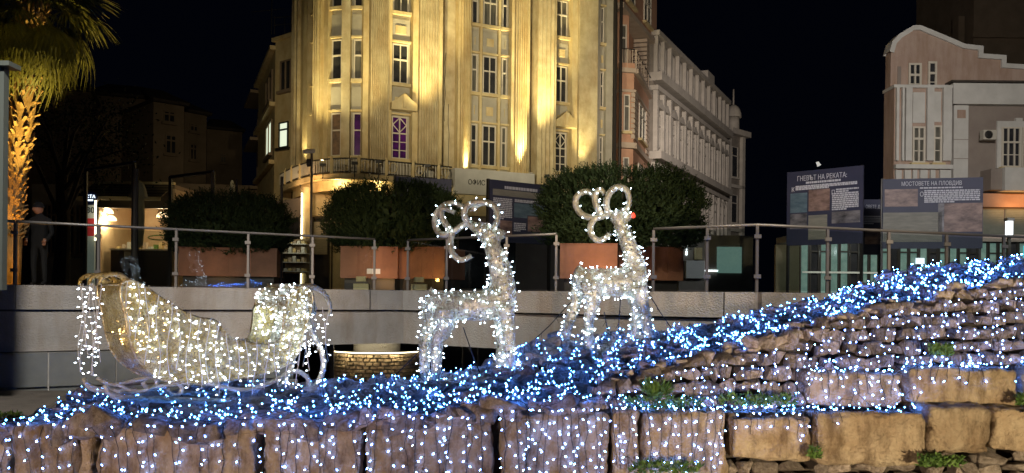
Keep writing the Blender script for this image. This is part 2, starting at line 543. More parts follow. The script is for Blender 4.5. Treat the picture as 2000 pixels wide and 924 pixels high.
def window(F, parent, u0, u1, z0, z1, v, cols=2, trans=0.62, gm=None, fm=None, fw=0.07, rows_low=1, rows_up=1, lattice=False, sill=True):
    """window part: white frame with its panes of glass as sub-part"""
    gm = gm or random.choice([M['winglass'], M['winglass'], M['wincurtain']]); fm = fm or M['frame_w']
    fr = MB()
    F.box(fr, u0, u0 + fw, z0, z1, v, v + .08)
    F.box(fr, u1 - fw, u1, z0, z1, v, v + .08)
    F.box(fr, u0 + fw, u1 - fw, z0, z0 + fw, v, v + .08)
    F.box(fr, u0 + fw, u1 - fw, z1 - fw, z1, v, v + .08)
    zt = lerp(z0, z1, trans)
    if trans < 1:
        F.box(fr, u0 + fw, u1 - fw, zt - fw * .6, zt + fw * .6, v + .005, v + .10)
    for c in range(1, cols):
        uc = lerp(u0, u1, c / cols)
        F.box(fr, uc - fw * .45, uc + fw * .45, z0 + fw, z1 - fw, v + .002, v + .09)
    for r in range(1, rows_low):
        zz = lerp(z0, zt, r / rows_low)
        F.box(fr, u0 + fw, u1 - fw, zz - .02, zz + .02, v + .004, v + .06)
    if lattice:
        uc, zc = (u0 + u1) / 2, (zt + z1) / 2
        cs = [(u0 + fw, zc), (uc, z1 - fw), (u1 - fw, zc), (uc, zt + fw)]
        for i in range(4):
            a, b = cs[i], cs[(i + 1) % 4]
            fr.tube([F.P(a[0], a[1], v + .07), F.P(b[0], b[1], v + .07)], .03, 4)
    w = fr.build('window', fm, parent)
    F.one('pane', gm, w, u0 + fw * .5, u1 - fw * .5, z0 + fw * .5, z1 - fw * .5, v - .02, v + .02)
    if sill:
        F.one('sill', M['cream'] if fm is M['frame_w'] else fm, w, u0 - .12, u1 + .12, z0 - .16, z0 - .004, v - .02, v + .22)
    return w


# ================================================================= SETTING
PZ = 0.12          # level of the upper square
RAIL = [(-160, 14.2), (30, 14.8), (735, 18.5), (790, 18.7), (1085, 16.4), (1270, 15.0), (1480, 13.9), (2000, 15.95), (2160, 16.6)]
edge = [at(px, HOR, d) for px, d in RAIL]
edge = [Vector((p.x, p.y, 0)) for p in edge]
# lower ground: one sheet to the horizon
g = MB().add([(-1500, -600, -2.3), (1500, -600, -2.3), (1500, 1500, -2.3), (-1500, 1500, -2.3)], [(0, 1, 2, 3)])
struct(g.build('ground', M['ground']))
# upper square sheet behind the edge
pl = [(-1400, 14.0, PZ)] + [(p.x, p.y, PZ) for p in edge] + [(1400, 17, PZ), (1400, 1400, PZ), (-1400, 1400, PZ)]
struct(MB().add(pl, [tuple(range(len(pl)))]).build('plaza', M['paving']))
# concrete edge beam of the square
beam = thing('edge_beam', 'long grey concrete edge of the upper square under the glass railing', 'wall', (0, 16, -1))
for i in range(len(edge) - 1):
    a, b = edge[i], edge[i + 1]
    ux = (b - a).normalized(); n = Vector((ux.y, -ux.x, 0)); Z = Vector((0, 0, 1))
    m = M['concrete'] if 3 <= i <= 5 else M['concrete_d']

    def seg(z0, z1, v0, v1, nm, mm, a=a, b=b, n=n):
        q = [a + n * v1, b + n * v1, b + n * v0, a + n * v0]
        return MB().box8([p + Z * z0 for p in q] + [p + Z * z1 for p in q]).build(nm, mm, beam)
    seg(-0.30, PZ - 0.004, -0.4, 0.10 + .001 * i, 'upper_band', m)
    seg(-1.02 if i < 5 else -1.9, -0.335, -0.4, 0.04 + .001 * i, 'lower_band', m)
    seg(-0.338, -0.298, -0.4, 0.0, 'groove', M['steel_d'])
    if i in (1, 5):      # the two visible construction joints
        p = a.lerp(b, .97 if i == 1 else .72)
        q = [p + n * .108, p + ux * .02 + n * .108, p + ux * .02, p]
        MB().box8([v + Z * -.295 for v in q] + [v + Z * (PZ - .01) for v in q]).build('joint', M['steel_d'], beam)
# dark space below with rear wall
MB().box(-30, 30, 26, 26.3, -2.29, PZ - .01).build('rear_wall', M['steel_d'])
tag(bpy.data.objects['rear_wall'], 'dark wall far back under the square, behind the brick drum', 'wall')
# cladding below the left beam
cl = thing('stone_cladding', 'low polished grey stone wall under the beam, left of the sleigh', 'wall', at(200, 720, 14.6))
a, b = at(-200, HOR, 13.9), at(575, HOR, 17.2)
Fc = Frame(-200, 13.7, 575, 16.9)
npan = 6
for i in range(npan):
    for j, (z0, z1) in enumerate([(-1.60, -1.03), (-2.28, -1.625)]):
        Fc.one('panel', M['cladding'], cl, Fc.L * i / npan + .012, Fc.L * (i + 1) / npan - .012, z0, z1, -.2 + (.3 if j else 0), .02 + (.3 if j else 0))
Fc.one('backing', M['concrete'], cl, 0, Fc.L, -2.28, -1.04, -.3, -.03)
# sloping earth left of the ruin
struct(MB().add([at(-300, 760, 13.6), at(420, 765, 14.5), at(520, 900, 9.6), at(-300, 900, 8.6)], [(0, 3, 2, 1)]).build('bank', M['ground']))

# ---- glass railing: posts, handrail, panes
def railing(pxs, label, pm='steel'):
    th = thing('glass_railing', label, 'railing', (0, 0, 0))
    pts = []
    for px in pxs:
        d = interp(RAIL, px)[0]
        # walk on straight segments between the corner points
        for (p0, d0), (p1, d1) in zip(RAIL, RAIL[1:]):
            if p0 <= px <= p1:
                F = Frame(p0, d0, p1, d1)
                q = F.P(F.u(px), 0, -.06)
        pts.append(q)
    th.location = pts[0] + Vector((0, 0, PZ))
    bpy.context.view_layer.update()
    hr = MB().tube([p + Vector((0, 0, PZ + 1.08)) for p in pts], .024, 8)
    hr.build('handrail', M['steel'], th, True)
    for i, p in enumerate(pts):
        pb = MB()
        pb.box(p.x - .022, p.x + .022, p.y - .022, p.y + .022, PZ - .15, PZ + 1.06)
        po = pb.build('post', M[pm], th)
        for zz in (.22, .86):
            MB().box(p.x - .055, p.x + .055, p.y - .05, p.y - .025, PZ + zz, PZ + zz + .06).build('clamp', M['steel'], po)
    for p, q in zip(pts, pts[1:]):
        e = (q - p).normalized(); n = Vector((e.y, -e.x, 0)) * .006
        a, b = p + e * .045, q - e * .045
        zz0, zz1 = Vector((0, 0, PZ + .03)), Vector((0, 0, PZ + 1.03))
        MB().box8([a + n + zz0, b + n + zz0, b - n + zz0, a - n + zz0, a + n + zz1, b + n + zz1, b - n + zz1, a - n + zz1]).build('pane', M['pane'], th)
    return th


railing([-158, -70, 28], 'glass railing at the left end, in front of the palm')
railing([30, 193, 345, 486, 612, 733], 'long glass railing above the sleigh')
railing([792, 868, 985, 1082], 'short glass railing behind the antlers of the left deer')
railing([1272, 1377, 1482, 1620, 1740, 1853, 1965, 2080], 'glass railing with steel posts on the right, below the posters', 'steel_r')


# ================================================================= RUINED WALL
RIDGE = [(-150, 858, 6.6), (-20, 838, 6.75), (60, 812, 7.2), (120, 797, 7.6), (200, 785, 8.2), (330, 768, 8.7), (640, 756, 9.0), (860, 738, 9.6), (960, 715, 10.0),
         (1010, 690, 10.3), (1060, 668, 10.5), (1200, 655, 10.8), (1400, 641, 10.8), (1450, 622, 10.6), (1600, 590, 10.2), (1690, 563, 9.8),
         (1750, 534, 9.4), (1880, 518, 9.0), (2000, 515, 8.8), (2150, 512, 8.7)]
FRONT = [(-150, 868, 6.4), (-20, 848, 6.5), (30, 834, 6.5), (450, 833, 6.5), (700, 830, 6.5), (960, 812, 6.5), (1170, 800, 6.55), (1185, 764, 6.85), (1300, 718, 7.0),
         (1400, 700, 7.1), (1560, 668, 7.2), (1580, 640, 7.3), (1700, 604, 7.3), (1800, 598, 7.3), (1900, 572, 7.3), (2000, 540, 7.3), (2150, 536, 7.3)]
MASB = [(1165, 801, 6.75), (1570, 799, 6.8), (1578, 724, 6.95), (2000, 712, 6.95), (2150, 710, 6.95)]


def surf(px, t, nz=True):
    a = at(px, *interp(FRONT, px)); b = at(px, *interp(RIDGE, px))
    p = a.lerp(b, t)
    sag = math.sin(math.pi * min(max(t, 0), 1)) * (-0.05)
    p.z += sag
    if nz:
        p.z += 0.05 * noise.noise(p * 1.7)
    return p


def mas(px, s):
    b = at(px, *interp(MASB, px)); f = at(px, *interp(FRONT, px))
    return b.lerp(f, s)


def rock_mesh(name, seed, flat=0.6, n=18, m=None):
    rr = random.Random(seed)
    bm = bmesh.new()
    ax = (1.0, rr.uniform(.6, .95), flat * rr.uniform(.8, 1.2))
    for i in range(n):
        v = Vector((rr.gauss(0, 1), rr.gauss(0, 1), rr.gauss(0, 1))).normalized()
        v = Vector([math.copysign(abs(c) ** .62, c) for c in v])
        bm.verts.new((v.x * ax[0] * .5, v.y * ax[1] * .5, v.z * ax[2] * .5))
    r = bmesh.ops.convex_hull(bm, input=bm.verts)
    for v in [v for v in bm.verts if not v.link_faces]:
        bm.verts.remove(v)
    bmesh.ops.dissolve_limit(bm, angle_limit=R(9), verts=bm.verts, edges=bm.edges)
    es = [e for e in bm.edges if e.is_manifold and e.calc_face_angle(0) > R(25)]
    bmesh.ops.bevel(bm, geom=es, offset=.022, segments=1, affect='EDGES', clamp_overlap=True)
    bmesh.ops.triangulate(bm, faces=bm.faces)
    bmesh.ops.recalc_face_normals(bm, faces=bm.faces)
    me = bpy.data.meshes.new(name)
    bm.to_mesh(me); bm.free()
    me.materials.append(m or M['stone'])
    return me


ROCKS = [rock_mesh('stone', 100 + i, 0.62, 13) for i in range(14)]
all_v, all_f = [], []          # all rubble geometry, for draping the light strings


def note(me, mw):
    o = len(all_v)
    all_v.extend(mw @ v.co for v in me.vertices)
    all_f.extend(tuple(i + o for i in p.vertices) for p in me.polygons)


def place_stones(specs, parent, keep=300):
    """specs: (size, location, rotation, scale, weight); the largest become parts, the rest one stuff part"""
    rl = root_loc(parent)
    specs.sort(key=lambda s: -s[4])
    rest = MB()
    for i, (loc, rot, sc, me, w) in enumerate(specs):
        mw = Matrix.LocRotScale(loc, rot.to_quaternion(), sc)
        note(me, mw)
        if i < keep:
            o = bpy.data.objects.new('stone', me)
            COL.objects.link(o)
            o.parent = parent
            o.location = loc - rl
            o.rotation_euler = rot
            o.scale = sc
        else:
            rest.add([mw @ v.co for v in me.vertices], [tuple(p.vertices) for p in me.polygons])
    if rest.v:
        rest.build('small_stone', M['stone'], parent, kind='stuff')


from mathutils import Euler
# earth sheet under the stones, coloured dark so the gaps read as shade
core = MB()
cols = list(range(-150, 2151, 23)); NT = 14
for px in cols:
    for j in range(NT + 1):
        p = surf(px, j / NT)
        p.z -= .06
        core.v.append(p)
    q = surf(px, 1.0); core.v.append(Vector((q.x * 1.03, q.y + .5, -2.35)))
    f = surf(px, 0.0); mb_ = mas(px, 0) if px > 1170 else f
    mb_ = mb_ + Vector((0, .16, -.05))
    core.v.append(mb_)
    core.v.append(Vector((mb_.x, mb_.y + .12, -2.35)))
K = NT + 4
for i in range(len(cols) - 1):
    a, b = i * K, (i + 1) * K
    for j in range(NT + 1):
        core.f.append((a + j, b + j, b + j + 1, a + j + 1))
    core.f.append((a + NT + 2, b + NT + 2, b, a))
    core.f.append((a + NT + 3, b + NT + 3, b + NT + 2, a + NT + 2))
struct(core.build('rubble_bed', M['earth'], None, True))
for f in core.f:
    pass
o_ = len(all_v); all_v.extend(core.v); all_f.extend(tuple(i + o_ for i in f) for f in core.f)

rub = thing('rubble_mound', 'long mound of loose blue-lit rubble stones under the sleigh and the deer', 'stone ruin', surf(900, .5))
bpy.context.view_layer.update()
specs = []
px = -130.0
while px < 2130:
    d0, d1 = interp(FRONT, px)[1], interp(RIDGE, px)[1]
    L = (surf(px, 1) - surf(px, 0)).length
    rows = max(3, int(L / .155))
    for j in range(rows):
        t = (j + random.uniform(.1, .9)) / rows
        d = lerp(d0, d1, t)
        p = surf(px + random.uniform(-13, 13), t)
        s = random.choice([.13, .17, .20, .24, .30]) * random.uniform(.85, 1.2)
        s *= 1.25 if px < 640 else (.78 if px > 1150 else 1.0)
        p.z += random.uniform(-.04, .03)
        sc = Vector((s * random.uniform(.95, 1.45), s, s * random.uniform(.75, 1.05)))
        rot = Euler((random.uniform(-.45, .45), random.uniform(-.35, .35), random.uniform(0, 6.28)))
        specs.append((p, rot, sc, random.choice(ROCKS), s / d))
    px += 26 * (6.9 / lerp(d0, d1, .35)) * (1.25 if px < 640 else (.8 if px > 1150 else 1))
place_stones(specs, rub)

wallr = thing('rubble_masonry', 'face of small pinkish rubble masonry, right, between the blocks and the mound', 'stone wall', mas(1700, 0))
bpy.context.view_layer.update()
specs = []
z = 0
px = 1172.0
colp = 1172.0
for row in range(18):
    px = 1172.0 + random.uniform(0, 20)
    while px < 2120:
        b, f = mas(px, 0), mas(px, 1)
        H = f.z - b.z
        h = .105
        w = random.uniform(.08, .18)
        zz = h * (row + .5)
        if zz < H + .02:
            s = zz / max(H, .01)
            p = b.lerp(f, s) + Vector((0, random.uniform(-.02, .03), random.uniform(-.015, .015)))
            sc = Vector((w * 1.15, random.uniform(.18, .26), h * random.uniform(1.5, 1.95)))
            rot = Euler((random.uniform(-.15, .15), random.uniform(-.22, .22), random.uniform(-.35, .35)))
            specs.append((p, rot, sc, random.choice(ROCKS), w))
        px += w * 1700 / 7.0 * .84
place_stones(specs, wallr)


def block_mesh(w, dp, h, seed, cuts=13):
    rr = random.Random(seed)
    bm = bmesh.new()
    bmesh.ops.create_cube(bm, size=2.0)
    bmesh.ops.subdivide_edges(bm, edges=bm.edges, cuts=cuts, use_grid_fill=True)
    off = Vector((seed * 3.1, seed * 1.7, 0))
    for v in bm.verts:
        c = v.co
        # round the edges unevenly
        e = sorted([abs(c.x), abs(c.y), abs(c.z)])
        k = noise.noise(Vector((c.x * 2.1, c.y * 2.1, c.z * 2.1)) + off)
        rad = .10 + .10 * max(0, k)
        q = Vector((c.x * w / 2, c.y * dp / 2, c.z * h / 2))
        rx = .07 + .12 * max(0, k)
        for i, hh in enumerate((w / 2, dp / 2, h / 2)):
            pass
        lim = Vector((w / 2 - rx * .5, dp / 2 - rx * .5, h / 2 - rx * .5))
        cl_ = Vector((max(-lim.x, min(lim.x, q.x)), max(-lim.y, min(lim.y, q.y)), max(-lim.z, min(lim.z, q.z))))
        dl = q - cl_
        if dl.length > rx * .5:
            q = cl_ + dl.normalized() * rx * .5
        wp = q + off
        nn = Vector((c.x if abs(c.x) > .99 else 0, c.y if abs(c.y) > .99 else 0, c.z if abs(c.z) > .99 else 0))
        if nn.length:
            nn.normalize()
        rid = abs(noise.noise(Vector((wp.x * 2.0, wp.y * 2, wp.z * 2.4)) + off))
        q += nn * (.036 * noise.noise(wp * 2.0) + .020 * noise.noise(wp * 6) + .014 * noise.noise(wp * 15) - (.022 * max(0, .10 - rid) / .10))
        v.co = q
    me = bpy.data.meshes.new('block')
    bm.to_mesh(me); bm.free()
    me.polygons.foreach_set('use_smooth', [True] * len(me.polygons))
    me.materials.append(M['block'])
    return me


BL1 = [(-130, 18, 862, 6.5, 1000, 0), (22, 148, 832, 6.5, 1000, .4), (152, 182, 842, 6.55, 1000, 0), (184, 502, 834, 6.5, 1000, -.3), (508, 704, 834, 6.5, 1000, .8),
       (712, 962, 818, 6.5, 1000, 0), (974, 1188, 806, 6.5, 1000, .5), (1194, 1250, 804, 6.5, 985, 0), (1255, 1420, 804, 6.5, 990, -1.2),
       (1424, 1588, 814, 6.5, 900, .6), (1592, 1812, 806, 6.5, 906, .3), (1815, 1938, 799, 6.5, 890, 1.5), (1942, 2100, 798, 6.5, 882, 0)]
BL2 = [(1576, 1768, 728, 6.78, 795, 0), (1774, 1992, 720, 6.72, 794, .3), (1997, 2160, 716, 6.78, 793, 0)]
blk = thing('ashlar_wall', 'row of big brown weathered ashlar blocks along the bottom of the picture', 'stone wall', at(1000, 860, 6.6))
bpy.context.view_layer.update()
rl = root_loc(blk)
blocks = []
for i, (p0, p1, yt, d, yb, tw) in enumerate(BL1 + BL2):
    a, b = at(p0 + 3, yt, d), at(p1 - 3, yb, d)
    w, h = b.x - a.x, a.z - b.z
    dp = .62
    me = block_mesh(w, dp, h, i + 1, 26)
    o = bpy.data.objects.new('block', me)
    COL.objects.link(o)
    o.parent = blk
    c = Vector(((a.x + b.x) / 2, d + dp / 2, (a.z + b.z) / 2))
    o.location = c - rl
    o.rotation_euler = (R(random.uniform(-1, 1)), R(tw), R(random.uniform(-1.5, 1.5)))
    mw = Matrix.LocRotScale(c, o.rotation_euler.to_quaternion(), None)
    note(me, mw)
    blocks.append((p0, p1, yt, d, yb))
# ledge slab top behind tier 1
led = MB()
pr = None
for px in range(1160, 1600, 20):
    f = at(px, 806, 6.52); f.z -= .0; bk = Vector((f.x * 1.06, 6.98, f.z + .02 * noise.noise(Vector((px * .02, 0, 0)))))
    led.v += [f + Vector((0, .1, -.015)), bk]
for i in range(len(led.v) // 2 - 1):
    led.f.append((2 * i, 2 * i + 2, 2 * i + 3, 2 * i + 1))
led.build('ledge', M['block'], blk, True)
note(bpy.data.objects['ledge'].data, Matrix.Translation(rl))

# small stones under the blocks, lower right
base = thing('base_masonry', 'rough small stone courses under the big blocks, bottom right', 'stone wall', at(1700, 930, 6.5))
bpy.context.view_layer.update()
specs = []
for row in range(6):
    px = 1150.0 + random.uniform(0, 30)
    while px < 2120:
        yt = interp([(1150, 985), (1420, 915), (1600, 913), (1810, 912), (1830, 896), (2120, 886)], px)[0] + row * 24
        w = random.uniform(.10, .26)
        p = at(px, yt, 6.56) + Vector((0, .06 + random.uniform(-.03, .03), 0))
        specs.append((p, Euler((random.uniform(-.2, .2), random.uniform(-.15, .15), random.uniform(-.3, .3))),
                      Vector((w * 1.15, .26, random.uniform(.13, .17))), random.choice(ROCKS), w))
        px += w * 1700 / 6.5 * .95
place_stones(specs, base)
MB().box(-4.2, 5.5, 6.72, 7.0, -2.3, -1.02).build('infill', M['earth'], blk)


def weeds(cx, cy, d, n, rad, label, h=.05):
    mb = MB()
    c = at(cx, cy, d)
    for i in range(int(n * .8)):
        a, r = random.uniform(0, 6.28), rad * math.sqrt(random.random())
        p = c + Vector((math.cos(a) * r, math.sin(a) * r * .3, random.uniform(-.03, .05)))
        for k in range(3):
            u = Vector((random.gauss(0, .6), random.gauss(0, .6) - .3, random.uniform(.3, 1))).normalized() * h * random.uniform(.4, 1)
            sd = u.cross(Vector((random.gauss(0, 1), random.gauss(0, 1), 1))).normalized() * .0045
            mb.add([p - sd, p + sd, p + u * .6 + sd * 1.6, p + u, p + u * .6 - sd * 1.6], [(0, 1, 2, 3, 4)])
    o = mb.build('weed', M['weed'])
    tag(o, label, 'plant')


weeds(1835, 905, 6.35, 260, .17, 'round tuft of grass at the foot of the blocks, bottom right')
weeds(1300, 918, 6.35, 220, .28, 'low green plants along the bottom edge, below the short blocks')
weeds(1290, 792, 6.72, 260, .34, 'green moss and weeds on the ledge left of centre of the masonry')
weeds(1280, 770, 6.75, 110, .10, 'upright weed climbing between two stones of the masonry', .13)
weeds(1480, 785, 6.72, 260, .30, 'weeds growing on the ledge at the left end of the second block tier')
weeds(1838, 688, 6.85, 160, .10, 'green tuft on top of the upper block tier, right')
weeds(15, 818, 7.6, 120, .14, 'pale tuft of grass beside the wall, far left')
weeds(1590, 888, 6.4, 60, .05, 'small weed in the joint between two lower blocks')
weeds(1998, 785, 6.6, 60, .06, 'sprig in the wall joint at the right edge')

# ---------------------------------------------------------------- light strings on the ruin
TREE = BVHTree.FromPolygons(all_v, all_f)


def drape(p, n=Vector((0, -.35, 1)).normalized(), reach=.5):
    h = TREE.ray_cast(p + n * reach, -n, reach * 2)
    return h[0] + n * .012 if h[0] is not None else p


def string_path(raw, n, step=.035):
    out = []
    for a, b in zip(raw, raw[1:]):
        k = max(1, int((b - a).length / step))
        for i in range(k):
            out.append(drape(a.lerp(b, i / k), n))
    if len(out) < 3:
        return out
    # pull the cable taut between high points
    for _ in range(2):
        q = list(out)
        for i in range(1, len(out) - 1):
            m_ = (q[i - 1] + q[i + 1]) / 2
            if (m_ - q[i]).dot(n) > 0:
                out[i] = q[i].lerp(m_, .8)
    return out


def net(label, lines, n, spacing, r=.0058, light='led_blue', loc=None, cable_r=.0022, group=None):
    th = thing('light_net', label, 'string lights', loc, group)
    bpy.context.view_layer.update()
    cb, bl = MB(), MB()
    for ln in lines:
        path = string_path(ln, n)
        if len(path) < 3:
            continue
        cb.tube(path, cable_r, 3, False)
        acc = random.uniform(0, spacing)
        for a, b in zip(path, path[1:]):
            acc += (b - a).length
            if acc > spacing:
                acc = random.uniform(-.2, .2) * spacing
                rr = r * random.uniform(.55, 1.3)
                jd = Vector((random.gauss(0, 1), random.gauss(0, 1), random.gauss(0, 1))) * .012
                bl.octa(b + n * (.014 + rr) + jd, rr)
    cb.build('cable', M['cable_dark'], th, kind='stuff')
    bl.build('bulb', M[light], th, kind='stuff')
    return th


def slope_lines(p0, p1, gap, t0=0.0, t1=1.0):
    out = []
    px = p0
    while px < p1:
        ph, am = random.uniform(0, 6.28), random.uniform(8, 26)
        ln = []
        for k in range(13):
            t = lerp(t0 + random.uniform(0, .06), t1, k / 12)
            ln.append(surf(px + am * math.sin(ph + t * 7) + random.uniform(-7, 7), t))
        out.append(ln)
        px += gap * random.uniform(.6, 1.4)
    return out


NS = Vector((0, -.35, 1)).normalized()
NF = Vector((0, -1, .25)).normalized()
net('blue light net on the rubble below the sleigh', slope_lines(10, 640, 34), NS, .12, loc=surf(300, .5))
net('blue light net on the dark rubble between sleigh and left deer', slope_lines(640, 860, 23), NS, .135, loc=surf(750, .5))
net('blue light net on the rubble around the hooves of the left deer', slope_lines(860, 1040, 23), NS, .135, loc=surf(950, .5))
net('blue light net on the rubble around the hooves of the right deer', slope_lines(1040, 1330, 23), NS, .135, loc=surf(1180, .5))
net('blue light net on the rising rubble right of the deer', slope_lines(1330, 1640, 21), NS, .115, loc=surf(1480, .5))
net('dense blue light net on the highest rubble at the right edge', slope_lines(1640, 2120, 18), NS, .095, loc=surf(1850, .5))
# cross strands
def cross_lines(p0, p1, ts):
    return [[surf(px + random.uniform(-6, 6), min(1, max(0, t + random.uniform(-.04, .04)))) for px in range(p0, p1, 28)] for t in ts]


net('string of blue lights running lengthwise along the crest of the rubble', cross_lines(640, 2110, (.98,)), NS, .10, loc=surf(1400, 1))
def back_lines(p0, p1, gap):  # unseen strings on the back, added for reflections in the glass
    out = []
    for px in range(p0, p1, gap):
        q = surf(px, 1.0)
        out.append([q + Vector((.04 * math.sin(k + px), .02 + .11 * k, .05 - .22 * k)) for k in range(5)])
    return out


net('unseen blue lights added down the back of the mound, mirrored in the right glass railing', back_lines(1380, 2100, 24), Vector((0, .9, .45)).normalized(), .11, loc=surf(1700, 1))
net('unseen blue lights added down the back of the mound behind the sleigh', back_lines(80, 640, 26), Vector((0, .9, .45)).normalized(), .12, loc=surf(350, 1))
net('string of blue lights running along the front lip of the big blocks', cross_lines(40, 1180, (.01, .04, .12)), NS, .10, loc=surf(500, 0))


def mas_lines(p0, p1, gap):
    out = []
    px = p0
    while px < p1:
        ph = random.uniform(0, 6.28)
        out.append([mas(px + 5 * math.sin(ph + s * 4) + random.uniform(-5, 5), 1.0 - s) + Vector((0, -.12, 0)) for s in [k / 6 for k in range(7)]])
        px += gap * random.uniform(.6, 1.4)
    return out


net('curtain of lights hanging over the masonry above the lower ledge', mas_lines(1185, 1570, 15), NF, .075, light='led_cold', loc=mas(1380, 1))
net('curtain of lights hanging over the masonry above the upper block tier', mas_lines(1580, 2115, 15), NF, .070, light='led_cold', loc=mas(1850, 1))
led_l = [[at(px, 800 + random.uniform(-5, 5), 6.72 + random.uniform(-.1, .1)) + Vector((0, 0, .02)) for px in range(1180, 1800, 22)] for _ in range(3)]
net('blue lights lying along the ledge above the lower blocks', led_l, NS, .07, loc=at(1500, 800, 6.7))
led_l = [[at(px, 716 + random.uniform(-5, 5), 6.85 + random.uniform(-.1, .1)) + Vector((0, 0, .02)) for px in range(1580, 2120, 22)] for _ in range(2)]
net('blue lights lying along the ledge of the upper block tier', led_l, NS, .07, loc=at(1850, 716, 6.8))


def curtain(i, label, dens=1.0, maxlen=None, x0=None, x1=None):
    p0, p1, yt, d, yb = blocks[i]
    x0 = x0 or p0; x1 = x1 or p1
    th = thing('light_curtain', label, 'string lights', at((x0 + x1) / 2, yt, d))
    bpy.context.view_layer.update()
    cb, bl = MB(), MB()
    px = x0 + random.uniform(2, 14)
    while px < x1 - 2:
        top = at(px, yt, d)
        ln = maxlen * random.uniform(.5, 1.1) if maxlen else random.uniform(.40, .75)
        pts = []
        k = int(ln / .03)
        ph = random.uniform(0, 6.28)
        dx = random.uniform(-.12, .12)
        wob, wf = random.uniform(.004, .016), random.uniform(6, 15)
        for q in range(k + 1):
            s = q * .03
            p = Vector((top.x + dx * s + wob * math.sin(ph + s * wf) + .4 * wob * math.sin(ph * 2 + s * 37), d - .5, top.z + .02 - s))
            h = TREE.ray_cast(p, Vector((0, 1, 0)), 1.5)
            p.y = min(h[0].y if h[0] is not None else d, d + .03) - .012
            pts.append(p)
        pts = [pts[0] + Vector((0, .12, .03))] + pts
        cb.tube(pts, random.uniform(.0016, .0028), 4, False)
        s = random.uniform(0, .05)
        acc = s
        for a, b in zip(pts, pts[1:]):
            acc += (b - a).length
            if acc > .085 / dens:
                acc = random.uniform(-.035, .025)
                side = Vector((random.choice([-1, 1]) * random.uniform(.012, .035), -.012, random.uniform(-.012, .006)))
                cb.tube([b, b + side], .0022, 3, False)
                bl.octa(b + side, 0.0060 * random.uniform(.55, 1.3), Vector((side.x, 0, -.02)), .010)
        px += random.uniform(12, 34) / dens
    cb.build('cable', M['cable_dark'], th, kind='stuff')
    bl.build('bulb', M['led_cold'], th, kind='stuff')


where = ['at the bottom left corner of the picture', 'left of the narrow filler stone', 'narrow filler stone', 'wide block below the sleigh runners',
         'below the curled front of the sleigh', 'ending at the dark joint below the left deer', 'mottled block below the gap between the deer',
         'slim block below the right deer', 'last fully lit block before the bare ones', 'tilted block left of the big bare block']
curtain(0, 'icicle lights over the block ' + where[0], .8)
curtain(1, 'icicle lights over the small orange block ' + where[1], .8)
curtain(3, 'icicle lights over the ' + where[3], .85)
curtain(4, 'icicle lights over the block ' + where[4], 1.0)
curtain(5, 'icicle lights over the block ' + where[5], 1.15)
curtain(6, 'icicle lights over the ' + where[6], 1.3)
curtain(7, 'icicle lights over the ' + where[7], 1.3)
curtain(8, 'icicle lights over the ' + where[8], 1.4)
curtain(9, 'short icicle lights over the ' + where[9], 1.1, .17)
curtain(10, 'short icicle lights at the left end of the big bare block', .9, .12, 1592, 1650)
curtain(13, 'icicle lights over the left block of the upper tier', 1.3, .24)
curtain(14, 'short icicle lights over the long ochre block of the upper tier', 1.1, .17, 1790, 1925)

# ================================================================= YELLOW BUILDING
yb = thing('ornate_building', 'tall yellow floodlit building with fluted pilasters and a rounded left corner', 'building', at(900, 575, 44))
bpy.context.view_layer.update()
ZT = 21.5
# floors: bottom and top of the window rows (m above eye level)
ROWS = [(6.75, 8.95), (10.5, 12.55), (14.05, 16.1), (17.6, 19.6)]


def flutes(F, name, u0, u1, z0, z1, v, m, n, parent=yb, proud=.10):
    """pilaster with n raised reeds"""
    mb = MB()
    F.box(mb, u0, u1, z0, z1, -.3, v)
    w = (u1 - u0) / (n + .5)
    for i in range(n):
        a = u0 + w * (i + .45)
        c = a + w * .3
        vs = []
        for (uu, vv) in ((a, v), (a + w * .15, v + proud * .7), (c, v + proud), (c + w * .15, v + proud * .7), (a + w * .6, v)):
            vs.append((uu, vv))
        k = len(vs)
        pts = [F.P(uu, z0, vv) for uu, vv in vs] + [F.P(uu, z1, vv) for uu, vv in vs]
        mb.add(pts, [(j, j + 1, j + 1 + k, j + k) for j in range(k - 1)])
    return mb.build(name, m, parent)


def bay(F, u0, u1, parent, cols=2, gl=None, wall=M['spandrel'], vb=-.28, rows=ROWS, ped=False, wmargin=.12, lat=False, deco=True):
    F.one('wall', wall, parent, u0, u1, 5.9, ZT, vb - .3, vb)
    for i, (z0, z1) in enumerate(rows):
        g_ = gl[i] if gl else None
        window(F, parent, u0 + wmargin, u1 - wmargin, z0 + .05, z1 - .05, vb, cols=cols, trans=.60, gm=g_, fw=.055, rows_low=3 if (lat and i == 0) else 1, lattice=(lat and i == 0))
        top = rows[i + 1][0] - .2 if i + 1 < len(rows) else ZT - .3
        # lintel and spandrel panel
        sp = F.one('spandrel', wall, parent, u0 + .04, u1 - .04, z1 + .10, top - .12, vb, vb + .09)
        if deco:
            F.one('panel', M['cream'], sp, u0 + .25, u1 - .25, z1 + .45, top - .45, vb + .092, vb + .13)
        F.one('lintel', M['cream'], parent, u0 + .002, u1 - .002, z1 + .01, z1 + .10, vb, vb + .2)


FM = Frame(710, 42.3, 1205, 48.4)
U = FM.u


def cs(name, px0, px1, v, m, n=0, z0=5.95, z1=ZT, F=FM):
    u0, u1 = F.u(px0, 220), F.u(px1, 220)
    if n:
        return flutes(F, name, u0, u1, z0, z1, v, m, n)
    return F.one(name, m, yb, u0, u1, z0, z1, -.5, v)


